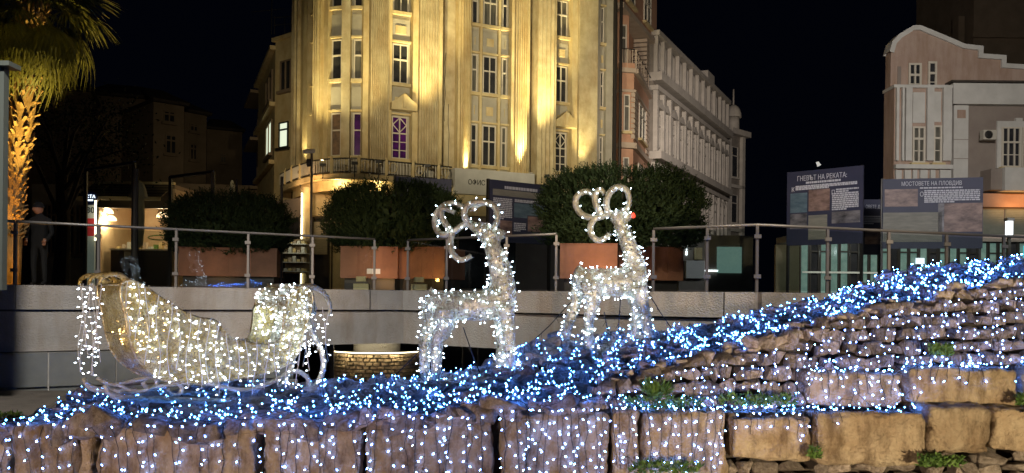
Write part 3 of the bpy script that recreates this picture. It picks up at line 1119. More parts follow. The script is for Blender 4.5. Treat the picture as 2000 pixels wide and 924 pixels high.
cs('pilaster', 708, 719, .02, M['cream'])
cs('pilaster', 720, 755, .34, M['ochre'], 8)
cs('moulding', 755.5, 763, .16, M['cream'])
bay(FM, U(763.5, 220), U(803, 220), yb, 2, [M['winpurple'], None, None, None], lat=True)
cs('moulding', 803.5, 814, .16, M['cream'])
cs('pilaster', 815, 851, .34, M['ochre'], 7)
cs('moulding', 851.5, 858, .40, M['cream'])
cs('wall', 858.5, 892, -.30, M['ochre'])
cs('moulding', 892.5, 897, .10, M['cream'])
cs('pilaster', 897.5, 915, .22, M['cream'], 5)
cs('moulding', 915.5, 919, .10, M['cream'])
bay(FM, U(919.5, 220), U(938, 220), yb, 1, wmargin=.10)
cs('mullion', 938.3, 943, -.12, M['cream'])
bay(FM, U(943.3, 220), U(974, 220), yb, 2, wmargin=.06)
cs('mullion', 974.3, 979, -.12, M['cream'])
bay(FM, U(979.3, 220), U(996, 220), yb, 1, wmargin=.10)
cs('moulding', 996.5, 1003, .10, M['cream'])
cs('pilaster', 1003.5, 1027, .22, M['cream'], 5)
cs('moulding', 1027.5, 1032, .10, M['cream'])
cs('wall', 1032.5, 1042, -.5, M['ochre'])
cs('pilaster', 1042.5, 1078, .45, M['ochre'], 4)
cs('moulding', 1078.5, 1083, .2, M['cream'])
bay(FM, U(1083.5, 220), U(1113, 220), yb, 2, lat=True, wmargin=.1)
cs('moulding', 1113.5, 1124, .2, M['cream'])
cs('pilaster', 1124.5, 1160, .36, M['ochre'], 0)
cs('wall', 1160.5, 1172, -.05, M['spandrel'])
bay(FM, U(1172.5, 220), U(1184, 220), yb, 1, wmargin=.08)
cs('wall', 1184.5, 1197, -.05, M['spandrel'])
cs('drain_pipe', 1198, 1202, .1, M['steel_d'])
# rounded corner on the left
corner = [(570, 45.6), (591, 43.9), (612, 43.0), (636, 42.5), (662, 42.3), (708, 42.3)]
FA, FB, FCc, FD, FE = [Frame(*corner[i], *corner[i + 1]) for i in range(5)]
flutes(FA, 'pilaster', 0.02, FA.L * .55, 5.95, ZT, .15, M['ochre'], 2)
FA.one('wall', M['cream'], yb, FA.L * .55, FA.L, 5.95, ZT, -.4, -.02)
FB.one('pilaster', M['cream'], yb, 0.01, FB.L * .45, 5.95, ZT, -.4, .12)
bay(FB, FB.L * .46, FB.L * .99, yb, 1, wmargin=.04, vb=-.2, deco=False)
flutes(FCc, 'pilaster', 0.01, FCc.L * .62, 5.95, ZT, .22, M['cream'], 3)
FCc.one('moulding', M['cream'], yb, FCc.L * .63, FCc.L * .99, 5.95, ZT, -.4, .0)
bay(FD, .03, FD.L * .97, yb, 1, [M['winwarm'], None, None, None], wmargin=.06, deco=False)
FE.one('pilaster', M['ochre'], yb, .02, FE.L * .38, 5.95, ZT, -.4, .12)
bay(FE, FE.L * .39, FE.L * .97, yb, 1, [M['winpurple'], None, None, None], wmargin=.12, deco=False)
# pediments over the french windows
for p0, p1 in ((759, 809), (1079, 1119)):
    u0, u1 = U(p0, 220), U(p1, 220)
    um = (u0 + u1) / 2
    pd = MB().prism([FM.P(u0, 9.1, .50), FM.P(u1, 9.1, .50), FM.P(u1, 9.45, .50), FM.P(um + .4, 9.6, .50), FM.P(um, 9.95, .50), FM.P(um - .4, 9.6, .50), FM.P(u0, 9.45, .50)], FM.n * -.6)
    pd.build('pediment', M['cream'], yb)
    FM.one('keystone', M['cream'], yb, um - .1, um + .1, 9.2, 9.85, .502, .58)
# body, side return and roof
FM.one('core', M['ochre'], yb, 0.1, FM.L, PZ, ZT + .2, -9, -.62)
MB().prism([tuple(at(p, HOR, d) + Vector((0, .5, PZ))) for p, d in corner] + [tuple(at(700, HOR, 52) + Vector((0, 0, PZ))), tuple(at(590, HOR, 52) + Vector((0, 0, PZ)))], (0, 0, ZT)).build('core', M['ochre'], yb)
FM.one('cornice', M['cream'], yb, -.3, FM.L + .2, ZT, ZT + .6, -9, 1.1)
FM.one('roof', M['roof'], yb, 0, FM.L, ZT + .61, ZT + 2.2, -8.5, -.5)
# ground floor: light fascia with lettering, shop front
u0, u1 = U(878, 340), U(1032, 340)
FM.one('fascia', M['offwhite'], yb, u0, u1, 5.15, 6.42, -.4, .75)
FM.one('fascia', M['cream'], yb, u0, u1, 4.1, 5.14, -.4, .45)
text_mesh('ОФИС С', .36, M['black'], yb, FM.P(U(903, 350), 5.64, .76), FM.ux, (0, 0, 1), center=False, xs=.86)
FM.one('wall', M['taupe'], yb, 0, FM.L, PZ, 4.09, -.61, .1)
FM.one('shop_window', M['winglass'], yb, u0 + .5, u1 - .8, PZ + .3, 3.6, .1, .2)
FM.one('wall', M['cream'], yb, u1 + .01, FM.L, 4.1, 5.93, -.61, .2)
# loose cables and stains of fittings on the plain bay
for x_, z_ in ((872, 12.4), (880, 9.8)):
    pts_ = [FM.P(U(x_, 220) + random.uniform(-.05, .05), z_ - k * .5, -.27) for k in range(8)]
    MB().tube(smooth_path(pts_, 3), .018, 4).build('cable', M['steel_d'], yb)
# curved balcony
bc = [(545, 46.5), (575, 43.6), (612, 41.7), (660, 40.9), (710, 41.0), (785, 42.0), (880, 43.3)]
bal = thing('long_balcony', 'long curved wrought-iron balcony round the corner of the yellow building', 'balcony', at(700, 330, 41))
bpy.context.view_layer.update()
pb = [at(px, HOR, d) for px, d in bc]
pb = smooth_path([Vector((p.x, p.y, 0)) for p in pb], 5)
inner = [p + Vector((.25, 2.2, 0)) for p in pb]
sb = MB()
n_ = len(pb)
for z in (5.50, 5.72):
    for p, q in zip(pb, inner):
        sb.v += [p + Vector((0, 0, z)), q + Vector((0, 0, z))]
for i in range(n_ - 1):
    a, b = 2 * i, 2 * n_ + 2 * i
    sb.f += [(a, a + 1, a + 3, a + 2), (b, b + 2, b + 3, b + 1), (a, a + 2, b + 2, b), (a + 1, b + 1, b + 3, a + 3)]
sb.build('slab', M['cream'], bal)
for z, r_ in ((5.48, .05), (5.80, .03), (6.42, .04)):
    MB().tube([p + Vector((0, 0, z)) for p in pb], r_, 6).build('rail', M['steel_d'] if z > 5.75 else M['cream'], bal)
acc, cnt = 0, 0
bal_m, post_m = None, None
for a, b in zip(pb, pb[1:]):
    k = max(1, round((b - a).length / .155))
    for j in range(k):
        p = a.lerp(b, j / k)
        cnt += 1
        if cnt % 9 == 0:
            MB().box(p.x - .07, p.x + .07, p.y - .07, p.y + .07, 5.73, 6.46).octa(p + Vector((0, 0, 6.52)), .08).build('post', M['cream'], bal)
            MB().tube([p + Vector((math.cos(q) * .2 + .3, 0, 6.1 + math.sin(q) * .24)) for q in [x * .5 for x in range(14)]], .02, 4).build('scroll', M['cream'], bal)
        else:
            if bal_m is None:
                o = MB().box(-.022, .022, -.022, .022, 0, .62).build('baluster', M['unit'], bal)
                bal_m = o.data
                for v in bal_m.vertices:
                    v.co += bal.location
            else:
                o = bpy.data.objects.new('baluster', bal_m); COL.objects.link(o); o.parent = bal
            o.location = p + Vector((0, 0, 5.8)) - bal.location
# canopy below the balcony, lit soffit and entrance
can = thing('entrance', 'orange-lit entrance with a round column under the balcony corner', 'entrance', at(597, 575, 42))
bpy.context.view_layer.update()
sh = [p + Vector((.1, .5, 0)) for p in pb[3:]]
mbs = MB()
for z in (5.0, 5.49):
    for p in sh:
        mbs.v += [p + Vector((0, 0, z)), p + Vector((.2, 1.4, z))]
n_ = len(sh)
for i in range(n_ - 1):
    a, b = 2 * i, 2 * n_ + 2 * i
    mbs.f += [(a, a + 1, a + 3, a + 2), (a, a + 2, b + 2, b)]
mbs.build('canopy', M['cream'], can)
for k in range(4, n_ - 3, 3):
    p = sh[k]
    MB().box(p.x - .35, p.x + .35, p.y + .02, p.y + .1, 5.52, 5.60).build('glow_strip', M['strip'], can)
cyl(MB(), at(597, HOR, 42.2), .28, PZ, 5.2, 20).build('column', M['ochre'], can, True)
MB().box(*(lambda p: (p.x - .03, p.x + .03, p.y - .06, p.y, PZ + .3, 4.9))(at(588, HOR, 41.9))).build('glow_strip', M['strip'], can)  # added glowing bar, imitating the lit edge of the column
Fs = Frame(606, 43.0, 760, 42.6)
Fs.one('wall', M['ochre'], can, 0, Fs.L, 3.9, 5.4, -.4, 0)
for i in range(4):
    a, b = Fs.L * i / 4, Fs.L * (i + 1) / 4
    w_ = window(Fs, can, a + .04, b - .04, PZ + .1, 3.85, -.1, cols=1, trans=.75, gm=M['teal'] if i else M['winglass'], fm=M['steel_d'], sill=False)
Fs.one('poster', M['paper'], can, .15, .85, 2.0, 3.6, .02, .05)
Fk = Frame(500, 47, 590, 43.5)
Fk.one('wall', M['taupe'], can, 0, Fk.L, PZ, 4.9, -.5, -.1)
Fk.one('glass', M['winglass'], can, .5, Fk.L - .5, PZ + .3, 3.9, -.1, -.04)
lamp('soffit_light', 'POINT', at(600, 365, 41.2), 70, (1.0, .55, .22), .1)
lamp('soffit_light', 'POINT', at(560, 372, 42.6), 45, (1.0, .62, .3), .1)
lamp('soffit_light', 'POINT', at(660, 362, 41.0), 60, (1.0, .8, .4), .1)
lamp('soffit_light', 'POINT', at(740, 362, 41.6), 60, (1.0, .8, .4), .1)
# shop display behind the left rail
shp = thing('shop_display', 'lit shop window with folded goods on white shelves behind the railing', 'shop window', at(560, 560, 40))
bpy.context.view_layer.update()
Fq = Frame(548, 40, 598, 40)
Fq.one('back', M['cafe'], shp, 0, Fq.L, 1.0, 2.6, -.8, -.7)
for k in range(4):
    Fq.one('shelf', M['offwhite'], shp, .03, Fq.L - .03, 1.05 + k * .42, 1.09 + k * .42, -.68, 0)
    for j in range(5):
        Fq.one('garment', [M['offwhite'], M['cream'], M['rust']][(j + k) % 3], shp, .1 + j * .2, .25 + j * .2, 1.1 + k * .42, 1.22 + .07 * ((j * k) % 3) + k * .42, -.6, -.1)
lamp('shop_light', 'POINT', at(572, 470, 39.3), 22, (1, .85, .6), .1)

# air conditioners on the balcony and wall
def ac(px, py, d, label, s=1.0):
    t = thing('air_conditioner', label, 'air conditioner', at(px, py, d))
    bpy.context.view_layer.update()
    p = at(px, py, d)
    MB().box(p.x - .42 * s, p.x + .42 * s, p.y, p.y + .35, p.z - .3 * s, p.z + .3 * s).build('case', M['unit'], t)
    ring_ = MB()
    for rr_ in (.12, .2, .25):
        ring_.tube([Vector((p.x - .1 * s + rr_ * s * math.cos(q), p.y - .015, p.z + rr_ * s * math.sin(q))) for q in [x * math.pi / 8 for x in range(17)]], .012, 4, False)
    ring_.build('fan_grille', M['steel_d'], t)
    MB().tube([Vector((p.x - .1 * s, p.y - .002, p.z)), Vector((p.x - .1 * s, p.y + .03, p.z))], .235 * s, 18).build('fan', M['black'], t)
    return t


ac(738, 338, 42.2, 'left air conditioner on the floor of the long balcony')
ac(830, 345, 43.0, 'right air conditioner on the floor of the long balcony')
ac(1042, 348, 46.2, 'air conditioner beside the right end of the lettered fascia')
ac(1934, 263, 41.2, 'air conditioner on the taupe wall beside the white framed window', .75)

# floodlights of the facade
def flood(px, d, z, energy, tgt, angle=38, color=(1.0, .80, .36), label=None, fix=True, size=.12):
    p = at(px, HOR, d); p.z = z
    if fix:
        t = thing('floodlight', label, 'floodlight', p)
        bpy.context.view_layer.update()
        MB().box(p.x - .13, p.x + .13, p.y - .1, p.y + .1, z - .2, z - .07).build('housing', M['black'], t)
        MB().box(p.x - .02, p.x + .02, p.y - .02, p.y + .02, z - .9, z - .2).build('bracket', M['black'], t)
    lamp('floodlight_lamp', 'SPOT', p, energy, color, size, tgt, angle, .9)


def on(F, px, z, v=0.2):
    return F.P(F.u(px, 220), z, v)


flood(737, 40.2, 6.3, 2223, on(FM, 737, 17), 50, label='floodlight at the foot of the first broad fluted pilaster')
flood(833, 41.2, 6.3, 8740, on(FM, 833, 18), 46, label='floodlight at the foot of the brightest broad pilaster')
flood(906, 44.2, 6.5, 3380, on(FM, 906, 10), 34, (1.0, .85, .42), label='floodlight at the left edge of the lettered fascia')
flood(1015, 45.2, 6.5, 3900, on(FM, 1015, 10), 34, (1.0, .85, .42), label='floodlight at the right edge of the lettered fascia')
flood(1066, 44.2, 6.3, 9880, on(FM, 1060, 18), 46, label='floodlight at the foot of the broad pilaster right of the fascia')
flood(1142, 46.4, 6.3, 1605, on(FM, 1142, 17), 50, label='floodlight at the foot of the mottled right pilaster')
flood(628, 41.3, 6.3, 4370, on(FCc, 628, 14), 44, label='floodlight at the foot of the bright corner pilaster')
flood(585, 43.1, 6.2, 1037, on(FA, 582, 14), 46, label='floodlight at the far left end of the balcony')
flood(690, 40.6, 6.3, 1037, on(FE, 680, 16), 60, label='floodlight below the window left of the first broad pilaster')
# wide wash from unseen spots added over the square
lamp('added_facade_wash', 'SPOT', (-4.5, 24, 5.5), 10500, (1.0, .84, .54), .3, (-1, 44, 13), 56, .9)
lamp('added_facade_wash', 'SPOT', (3.0, 26, 5.5), 5800, (1.0, .85, .56), .3, (3, 46, 12), 50, .9)

# ================================================================= LEFT NEIGHBOUR
lb = thing('side_building', 'narrow dim building with one bright window, left of the yellow building', 'building', at(530, 575, 49))
bpy.context.view_layer.update()
G1 = Frame(533, 48.0, 574, 46.8)
G2 = Frame(487, 62, 533, 48.0)
G1.one('wall', M['cream'], lb, 0, G1.L, 4.6, 13.9, -3, 0)
G1.one('cornice', M['cream'], lb, -.1, G1.L, 13.9, 14.1, -3, .2)
window(G1, lb, G1.u(548, 200), G1.u(569, 200), 11.1, 12.75, .0, 2, 1.0, fm=M['dim'])
window(G1, lb, G1.u(546, 270), G1.u(564, 270), 8.0, 9.4, .0, 1, .7, gm=M['winlit'], fm=M['steel_d'])
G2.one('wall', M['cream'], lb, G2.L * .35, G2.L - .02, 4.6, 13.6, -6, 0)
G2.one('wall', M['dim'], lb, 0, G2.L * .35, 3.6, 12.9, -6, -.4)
for (a, b, z0, z1, g_) in ((.72, .92, 8.0, 9.9, M['winlit']), (.70, .92, 11.0, 12.7, None), (.06, .14, 10.6, 12.3, None), (.18, .26, 10.6, 12.3, None), (.06, .24, 7.6, 9.0, None)):
    window(G2, lb, G2.L * a, G2.L * b, z0, z1, .0 if a > .3 else -.4, 2, 1.0, gm=g_, fm=M['dim'])
for z in (7.2, 10.4, 13.5):
    G2.one('string_course', M['cream'], lb, G2.L * .35, G2.L, z, z + .22, 0, .3)
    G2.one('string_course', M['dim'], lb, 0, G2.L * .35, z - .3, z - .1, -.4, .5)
G1.one('base', M['taupe'], lb, 0, G1.L, PZ, 4.59, -3, -.3)
G2.one('base', M['taupe'], lb, 0, G2.L, PZ, 3.59, -5, -.5)
MB().prism([G1.P(.2, 14.1, 0), G1.P(G1.L, 14.1, 0), G1.P(G1.L, 15.2, -1.5), G1.P(.6, 15.2, -1.5)], (0, 3, 0)).build('roof', M['roof'], lb)
for px in (536, 556, 568):
    p = at(px, 70, 47.2)
    MB().tube([Vector((p.x, p.y, 14.1)), Vector((p.x, p.y, 15.1))], .02, 4).build('roof_rail', M['steel_d'], lb)
p0, p1 = at(534, 62, 47.2), at(572, 62, 46.9)
for z in (14.6, 15.0):
    MB().tube([Vector((p0.x, p0.y, z)), Vector((p1.x, p1.y, z))], .02, 4).build('roof_rail', M['steel_d'], lb)
tag(MB().tube([Vector((p0.x - .1, p0.y, 14.1)), Vector((p0.x - .1, p0.y, 16.6))], .025, 5).tube([Vector((p0.x - 1.2, p0.y, 15.3)), Vector((p0.x + .6, p0.y, 15.5))], .015, 4).build('antenna', M['steel_d']), 'thin roof antenna above the narrow dim building', 'antenna')
MB().tube([G1.P(G1.L - .1, 4.6, .1), G1.P(G1.L - .1, 14, .1)], .06, 6).build('drain_pipe', M['steel_d'], lb)

# ================================================================= SALMON BUILDING
sb_ = thing('salmon_building', 'salmon building with stepped bay and balconies, right of the yellow building', 'building', at(1240, 578, 51))
bpy.context.view_layer.update()
H1 = Frame(1205, 50.0, 1234, 50.2)
H2 = Frame(1234, 50.2, 1263, 56.5)
H3 = Frame(1205, 49.8, 1277, 58.2)
H3.one('wall', M['orange'], sb_, 0, H3.L, 16.9, 24, -7, .0)
H3.one('string_course', M['rust'], sb_, -.05, H3.L + .1, 16.6, 16.9, -7, .25)
H3.one('string_course', M['rust'], sb_, -.05, H3.L + .1, 20.1, 20.3, -1, .2)
window(H3, sb_, H3.L * .15, H3.L * .35, 17.5, 19.6, .0, 2, .6)
window(H3, sb_, H3.L * .6, H3.L * .8, 17.5, 19.6, .0, 2, .6)
for F in (H1, H2):
    F.one('wall', M['orange'], sb_, 0, F.L, PZ, 16.58, -3, -.9 if F is H1 else -.9)
    F.one('bay_wall', M['orange'], sb_, 0.002, F.L, 8.95, 13.0, -.89, 0)
    F.one('bay_wall', M['orange'], sb_, 0.002, F.L, 4.2, 8.6, -.89, -.02)
    F.one('string_course', M['rust'], sb_, -.04, F.L + .04, 12.95, 13.2, -.85, .25)
    F.one('string_course', M['rust'], sb_, -.04, F.L + .04, 8.62, 8.94, -.85, .2)
    F.one('string_course', M['rust'], sb_, -.04, F.L + .04, 11.85, 12.0, -.85, .12)
    window(F, sb_, F.L * .30, F.L * .70, 9.6, 11.7, .005, 1 if F is H1 else 2, .68, fw=.06)
    window(F, sb_, F.L * .30, F.L * .70, 6.2, 8.1, -.015, 1 if F is H1 else 2, .68, fw=.06)
    for k in range(9):
        z = 9.2 + k * .3
        for (a, b) in ((0, .2), (.8, 1)):
            F.one('quoin', M['rust'], sb_, F.L * a, F.L * b, z, z + .24, .0, .07)
# open balcony above the bay
H1.one('parapet', M['orange'], sb_, 0, H1.L, 13.2, 13.5, -.2, .15)
for F in (H1, H2):
    MB().tube([F.P(0, 14.3, .1), F.P(F.L, 14.3, .1)], .035, 5).build('handrail', M['steel_d'], sb_)
    for k in range(6):
        MB().tube([F.P(F.L * k / 6, 13.2, .1), F.P(F.L * k / 6, 14.3, .1)], .03 if k % 3 else .06, 5).build('baluster', M['rust'], sb_)
for k in range(12):
    H2.one('quoin', M['rust'], sb_, H2.L * .82, H2.L * 1.0, 13.25 + k * .28, 13.25 + k * .28 + .2, -.85, .02)
window(H1, sb_, .1, H1.L * .8, 13.4, 16.0, -.88, 1, .7)
MB().tube([H3.P(-.08, PZ, .1), H3.P(-.08, 24, .1)], .09, 6).build('drain_pipe', M['steel_d'], sb_)
# balconies of the recessed part
for z in (12.9, 8.6):
    o = H2.one('balcony_slab', M['orange'], sb_, H2.L * 1.0, H2.L * 1.45, z - .5, z, -2.2, -.4)
    for k in range(8):
        MB().tube([H2.P(H2.L * (1.0 + .45 * k / 7), z, -.45), H2.P(H2.L * (1.0 + .45 * k / 7), z + 1.0, -.45)], .05, 5).build('baluster', M['rust'], sb_)
    H2.one('handrail', M['rust'], sb_, H2.L, H2.L * 1.46, z + 1.0, z + 1.1, -.55, -.38)
H2.one('wall', M['taupe'], sb_, H2.L * .99, H2.L * 1.5, PZ, 16.5, -5, -2.2)

# ================================================================= LONG PALACE IN PERSPECTIVE
pal = thing('palace_facade', 'long pale old facade with rows of pedimented windows running away down the street', 'building', at(1340, 585, 66))
bpy.context.view_layer.update()
PF = Frame(1272, 56.8, 1416, 77)
k_ = 1.09
L = PF.L
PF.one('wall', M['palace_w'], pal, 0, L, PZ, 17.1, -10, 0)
for z, h, pr in ((17.15, .32, .40), (14.2, .55, .6), (13.6, .3, .35), (9.1, .5, .6), (8.6, .3, .25), (5.0, .3, .3)):
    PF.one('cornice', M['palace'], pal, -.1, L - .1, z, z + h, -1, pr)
PF.one('parapet', M['palace'], pal, L * .62, L * .72, 17.48, 18.2, -1, .3)
u_list = [.045, .105] + [.20 + i * .085 for i in range(8)] + [.88, .95]
for i, f in enumerate(u_list):
    uc = L * f
    w = .42
    window(PF, pal, uc - w, uc + w, 10.0, 12.2, .01, 2, .65, fw=.09, fm=M['palace'], sill=False)
    PF.one('jamb', M['palace'], pal, uc - w - .22, uc - w - .03, 9.62, 12.5, .0, .22)
    PF.one('jamb', M['palace'], pal, uc + w + .03, uc + w + .22, 9.62, 12.5, .0, .22)
    MB().prism([PF.P(uc - w - .35, 12.52, .3), PF.P(uc + w + .35, 12.52, .3), PF.P(uc + .15, 13.0, .3), PF.P(uc - .15, 13.0, .3)] if i % 2 else
               [PF.P(uc - w - .35, 12.52, .3), PF.P(uc + w + .35, 12.52, .3), PF.P(uc, 13.15, .3)], PF.n * -.3).build('pediment', M['palace'], pal)
    window(PF, pal, uc - w * .8, uc + w * .8, 15.1, 16.9, .01, 2, 1.0, fw=.08, fm=M['palace'], sill=False)
    window(PF, pal, uc - w, uc + w, 5.6, 8.0, .01, 2, .7, fw=.09, fm=M['palace'], sill=False)
    MB().tube([PF.P(uc - w - .1 + (w + .1) * (1 - math.cos(q)), 8.05 + .4 * math.sin(q), .12) for q in [x * math.pi / 8 for x in range(9)]], .10, 5).build('arch', M['palace'], pal)
for f in [0.005, .075, .15, .85, .915, .985] + [.2425 + i * .085 for i in range(7)]:
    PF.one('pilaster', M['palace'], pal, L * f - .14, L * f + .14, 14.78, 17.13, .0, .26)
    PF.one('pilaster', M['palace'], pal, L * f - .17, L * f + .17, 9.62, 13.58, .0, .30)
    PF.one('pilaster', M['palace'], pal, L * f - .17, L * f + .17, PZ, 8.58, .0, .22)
# corner turret
tr = thing('corner_turret', 'slim corner tower with a small dome at the far end of the street', 'tower', at(1432, 585, 80))
bpy.context.view_layer.update()
TF = Frame(1416, 79, 1446, 81)
TF.one('wall', M['palace_w'], tr, 0, TF.L, PZ, 15.5, -4, 0)
TF.one('cornice', M['palace'], tr, -.1, TF.L + .45, 15.0, 15.5, -4.4, .7)
TF.one('cornice', M['palace'], tr, -.1, TF.L + .1, 10.2, 10.5, -4, .3)
TF.one('cornice', M['palace'], tr, -.1, TF.L + .1, 6.2, 6.5, -4, .3)
window(TF, tr, TF.L * .3, TF.L * .7, 11.2, 14.0, .01, 1, .7, fm=M['palace'])
window(TF, tr, TF.L * .3, TF.L * .7, 7.0, 9.6, .01, 1, .7, fm=M['palace'])
c_ = TF.P(TF.L * .35, 15.5, .1)
cyl(MB(), c_, .55, 15.5, 16.6, 12).dome(Vector((c_.x, c_.y, 16.6)), .75, 1.2, 12, 5).tube([Vector((c_.x, c_.y, 17.6)), Vector((c_.x, c_.y, 19.2))], .08, 6).build('dome', M['palace'], tr, True)
for f in (.05, .95):
    TF.one('pilaster', M['palace'], tr, TF.L * f - .25, TF.L * f + .25, PZ, 15.0, 0, .3)

# ================================================================= RIGHT BUILDING
rb = thing('gabled_building', 'pinkish gabled building with white trim and tall bay windows, right', 'building', at(1850, 588, 43))
bpy.context.view_layer.update()
RF = Frame(1737, 42, 2150, 42)
ru = lambda px: RF.u(px, 200)
rz = lambda py, px=1850: RF.z(px, py)
gab = [(1739, 340), (1739, 105), (1744, 86), (1756, 73), (1782, 57), (1794, 57), (1850, 80), (1880, 93), (1913, 97), (1913, 112), (1958, 115), (1958, 131), (2040, 136), (2140, 138), (2140, 340)]
poly = [RF.P(ru(x), RF.z(x, y), 0) for x, y in gab]
MB().prism(list(reversed(poly)), RF.n * -.6).build('gable_wall', M['pinkish'], rb)
cop = MB()
gp = [RF.P(ru(x), RF.z(x, y) + .05, .06) for x, y in gab[1:-1]]
dirs = [(q - p).normalized() for p, q in zip(gp, gp[1:])]
ups = [(RF.ux * -d.z + Vector((0, 0, 1)) * d.dot(RF.ux)).normalized() for d in dirs]
for i in range(len(gp)):
    u1_, u2_ = ups[max(0, i - 1)], ups[min(i, len(ups) - 1)]
    m_ = (u1_ + u2_) / (1 + u1_.dot(u2_))
    lo, hi = gp[i] - m_ * .11, gp[i] + m_ * .11
    cop.v += [lo + RF.n * .06, hi + RF.n * .06, hi - RF.n * .7, lo - RF.n * .7]
for i in range(len(gp) - 1):
    for k in range(4):
        cop.f.append((4 * i + k, 4 * i + (k + 1) % 4, 4 * i + 4 + (k + 1) % 4, 4 * i + 4 + k))
cop.build('coping', M['offwhite'], rb)
zb = rz(178, 1790)
q_ = [RF.P(.1, PZ, -.61), RF.P(RF.L, PZ, -.61), RF.P(RF.L, PZ, -8), at(1745, HOR, 50)]
q_[3].z = PZ
MB().prism(q_, (0, 0, zb - PZ)).build('body', M['taupe'], rb)
window(RF, rb, ru(1773), ru(1798), rz(182, 1790), rz(124, 1790), .01, 2, .60, rows_low=2, fw=.09)
window(RF, rb, ru(1811), ru(1828), rz(178, 1820), rz(121, 1820), .01, 1, .60, rows_low=2, fw=.09)
RF.one('niche', M['taupe'], rb, ru(1752), ru(1759), rz(182, 1755), rz(130, 1755), .01, .03)
# projecting bay with white pilaster strips
RF.one('bay_wall', M['pinkish'], rb, ru(1737), ru(1846), PZ, zb, -.6, .55)
RF.one('cornice', M['offwhite'], rb, ru(1734), ru(1847), zb, zb + .14, -.6, .70)
for a, b in ((1739, 1744), (1750, 1754), (1757, 1769), (1798, 1811), (1829, 1845)):
    RF.one('pilaster', M['offwhite'], rb, ru(a), ru(b), rz(318, a), zb - .004, .55, .72)
for a, b, y0, y1 in ((1772, 1795, 245, 186), (1813, 1826, 243, 185)):
    RF.one('panel', M['offwhite'], rb, ru(a), ru(b), rz(y0, a), rz(y1, a), .551, .62)
window(RF, rb, ru(1772), ru(1796), rz(322, 1790), rz(252, 1790), .56, 2, .66, rows_low=2, fw=.08)
window(RF, rb, ru(1812), ru(1828), rz(322, 1820), rz(250, 1820), .56, 1, .66, rows_low=2, fw=.08)
RF.one('string_course', M['offwhite'], rb, ru(1737), ru(1847), rz(334, 1790), rz(326, 1790), .55, .80)
for a, b in ((1739, 1750), (1756, 1768), (1772, 1780), (1786, 1800), (1806, 1815), (1824, 1845)):
    RF.one('pilaster', M['offwhite'], rb, ru(a), ru(b), PZ, rz(336, a), .55, .70)
# right wing
RF.one('cornice', M['offwhite'], rb, ru(1852), RF.L, rz(207), rz(167), .0, .5)
RF.one('cornice_top', M['roof'], rb, ru(1845), RF.L, rz(166), rz(163), .0, .7)
RF.one('wing_wall', M['taupe'], rb, ru(1846), RF.L, PZ, rz(207) - .004, -.6, .05)
RF.one('pilaster', M['offwhite'], rb, ru(1858), ru(1886), PZ, rz(208), .05, .28)
RF.one('capital', M['pinkish'], rb, ru(1864), ru(1880), rz(233), rz(217), .281, .31)
for y in (275, 312):
    RF.one('joint', M['taupe'], rb, ru(1858), ru(1886), rz(y), rz(y) + .03, .281, .286)
RF.one('window_surround', M['offwhite'], rb, ru(1945), ru(2030), rz(330, 1980), rz(238, 1980), .05, .16)
RF.one('keystone', M['offwhite'], rb, ru(1980), ru(1993), rz(238, 1985), rz(232, 1985), .05, .2)
window(RF, rb, ru(1953), ru(1989), rz(328, 1980), rz(250, 1980), .165, 3, .62, rows_low=2, fw=.07)
window(RF, rb, ru(1992), ru(2024), rz(328, 1980), rz(250, 1980), .165, 3, .62, rows_low=2, fw=.07)
RF.one('balcony_parapet', M['offwhite'], rb, ru(1937), RF.L, rz(378, 1970), rz(334, 1970), .06, 1.2)
RF.one('balcony_side', M['taupe'], rb, ru(1915), ru(1937) - .01, rz(376, 1970), rz(336, 1970), .06, 1.0)
RF.one('orange_lit_band', M['orange'], rb, ru(1846) , RF.L, rz(407, 1970), rz(381, 1970), .06, .55)  # orange light on this wall, put into its colour as well
for i, (a, b) in enumerate(((1915, 1960), (1963, 2010), (2013, 2060))):
    sh_ = RF.one('shutter', M['shutter'], rb, ru(a), ru(b), rz(470, a), rz(409, a), .06, .12)
    sl_ = MB()
    for k in range(18):
        z = lerp(rz(470, a), rz(409, a), (k + .2) / 18)
        RF.box(sl_, ru(a) + .03, ru(b) - .03, z, z + .045, .12, .16)
    sl_.build('slat', M['shutter'], sh_, kind='stuff')
lamp('band_light', 'SPOT', RF.P(ru(1965), rz(412, 1965), 1.3), 45, (1, .50, .16), .2, RF.P(ru(1960), rz(392, 1965), .3), 130, .8)
lamp('band_light', 'SPOT', RF.P(ru(2010), rz(412, 1965), 1.3), 45, (1, .50, .16), .2, RF.P(ru(2010), rz(392, 1965), .3), 130, .8)
# dark tall block behind it
tb = thing('tall_block', 'dark tall building behind the gabled building, top right corner', 'building', at(1950, 588, 70))
bpy.context.view_layer.update()
TB = Frame(1896, 70, 2200, 70)
TB.one('wall', M['dim'], tb, 0, TB.L, PZ, 30, -10, 0)
TB.one('wall', M['dim'], tb, -3.2, 0, PZ, 19.5, -8, -.5)
TB.one('chimney', M['dim'], tb, -.7, -.2, 19.5, 23.3, -2, -1)
TB.one('cornice', M['dim'], tb, -.2, TB.L, 21.2, 21.6, 0, .3)
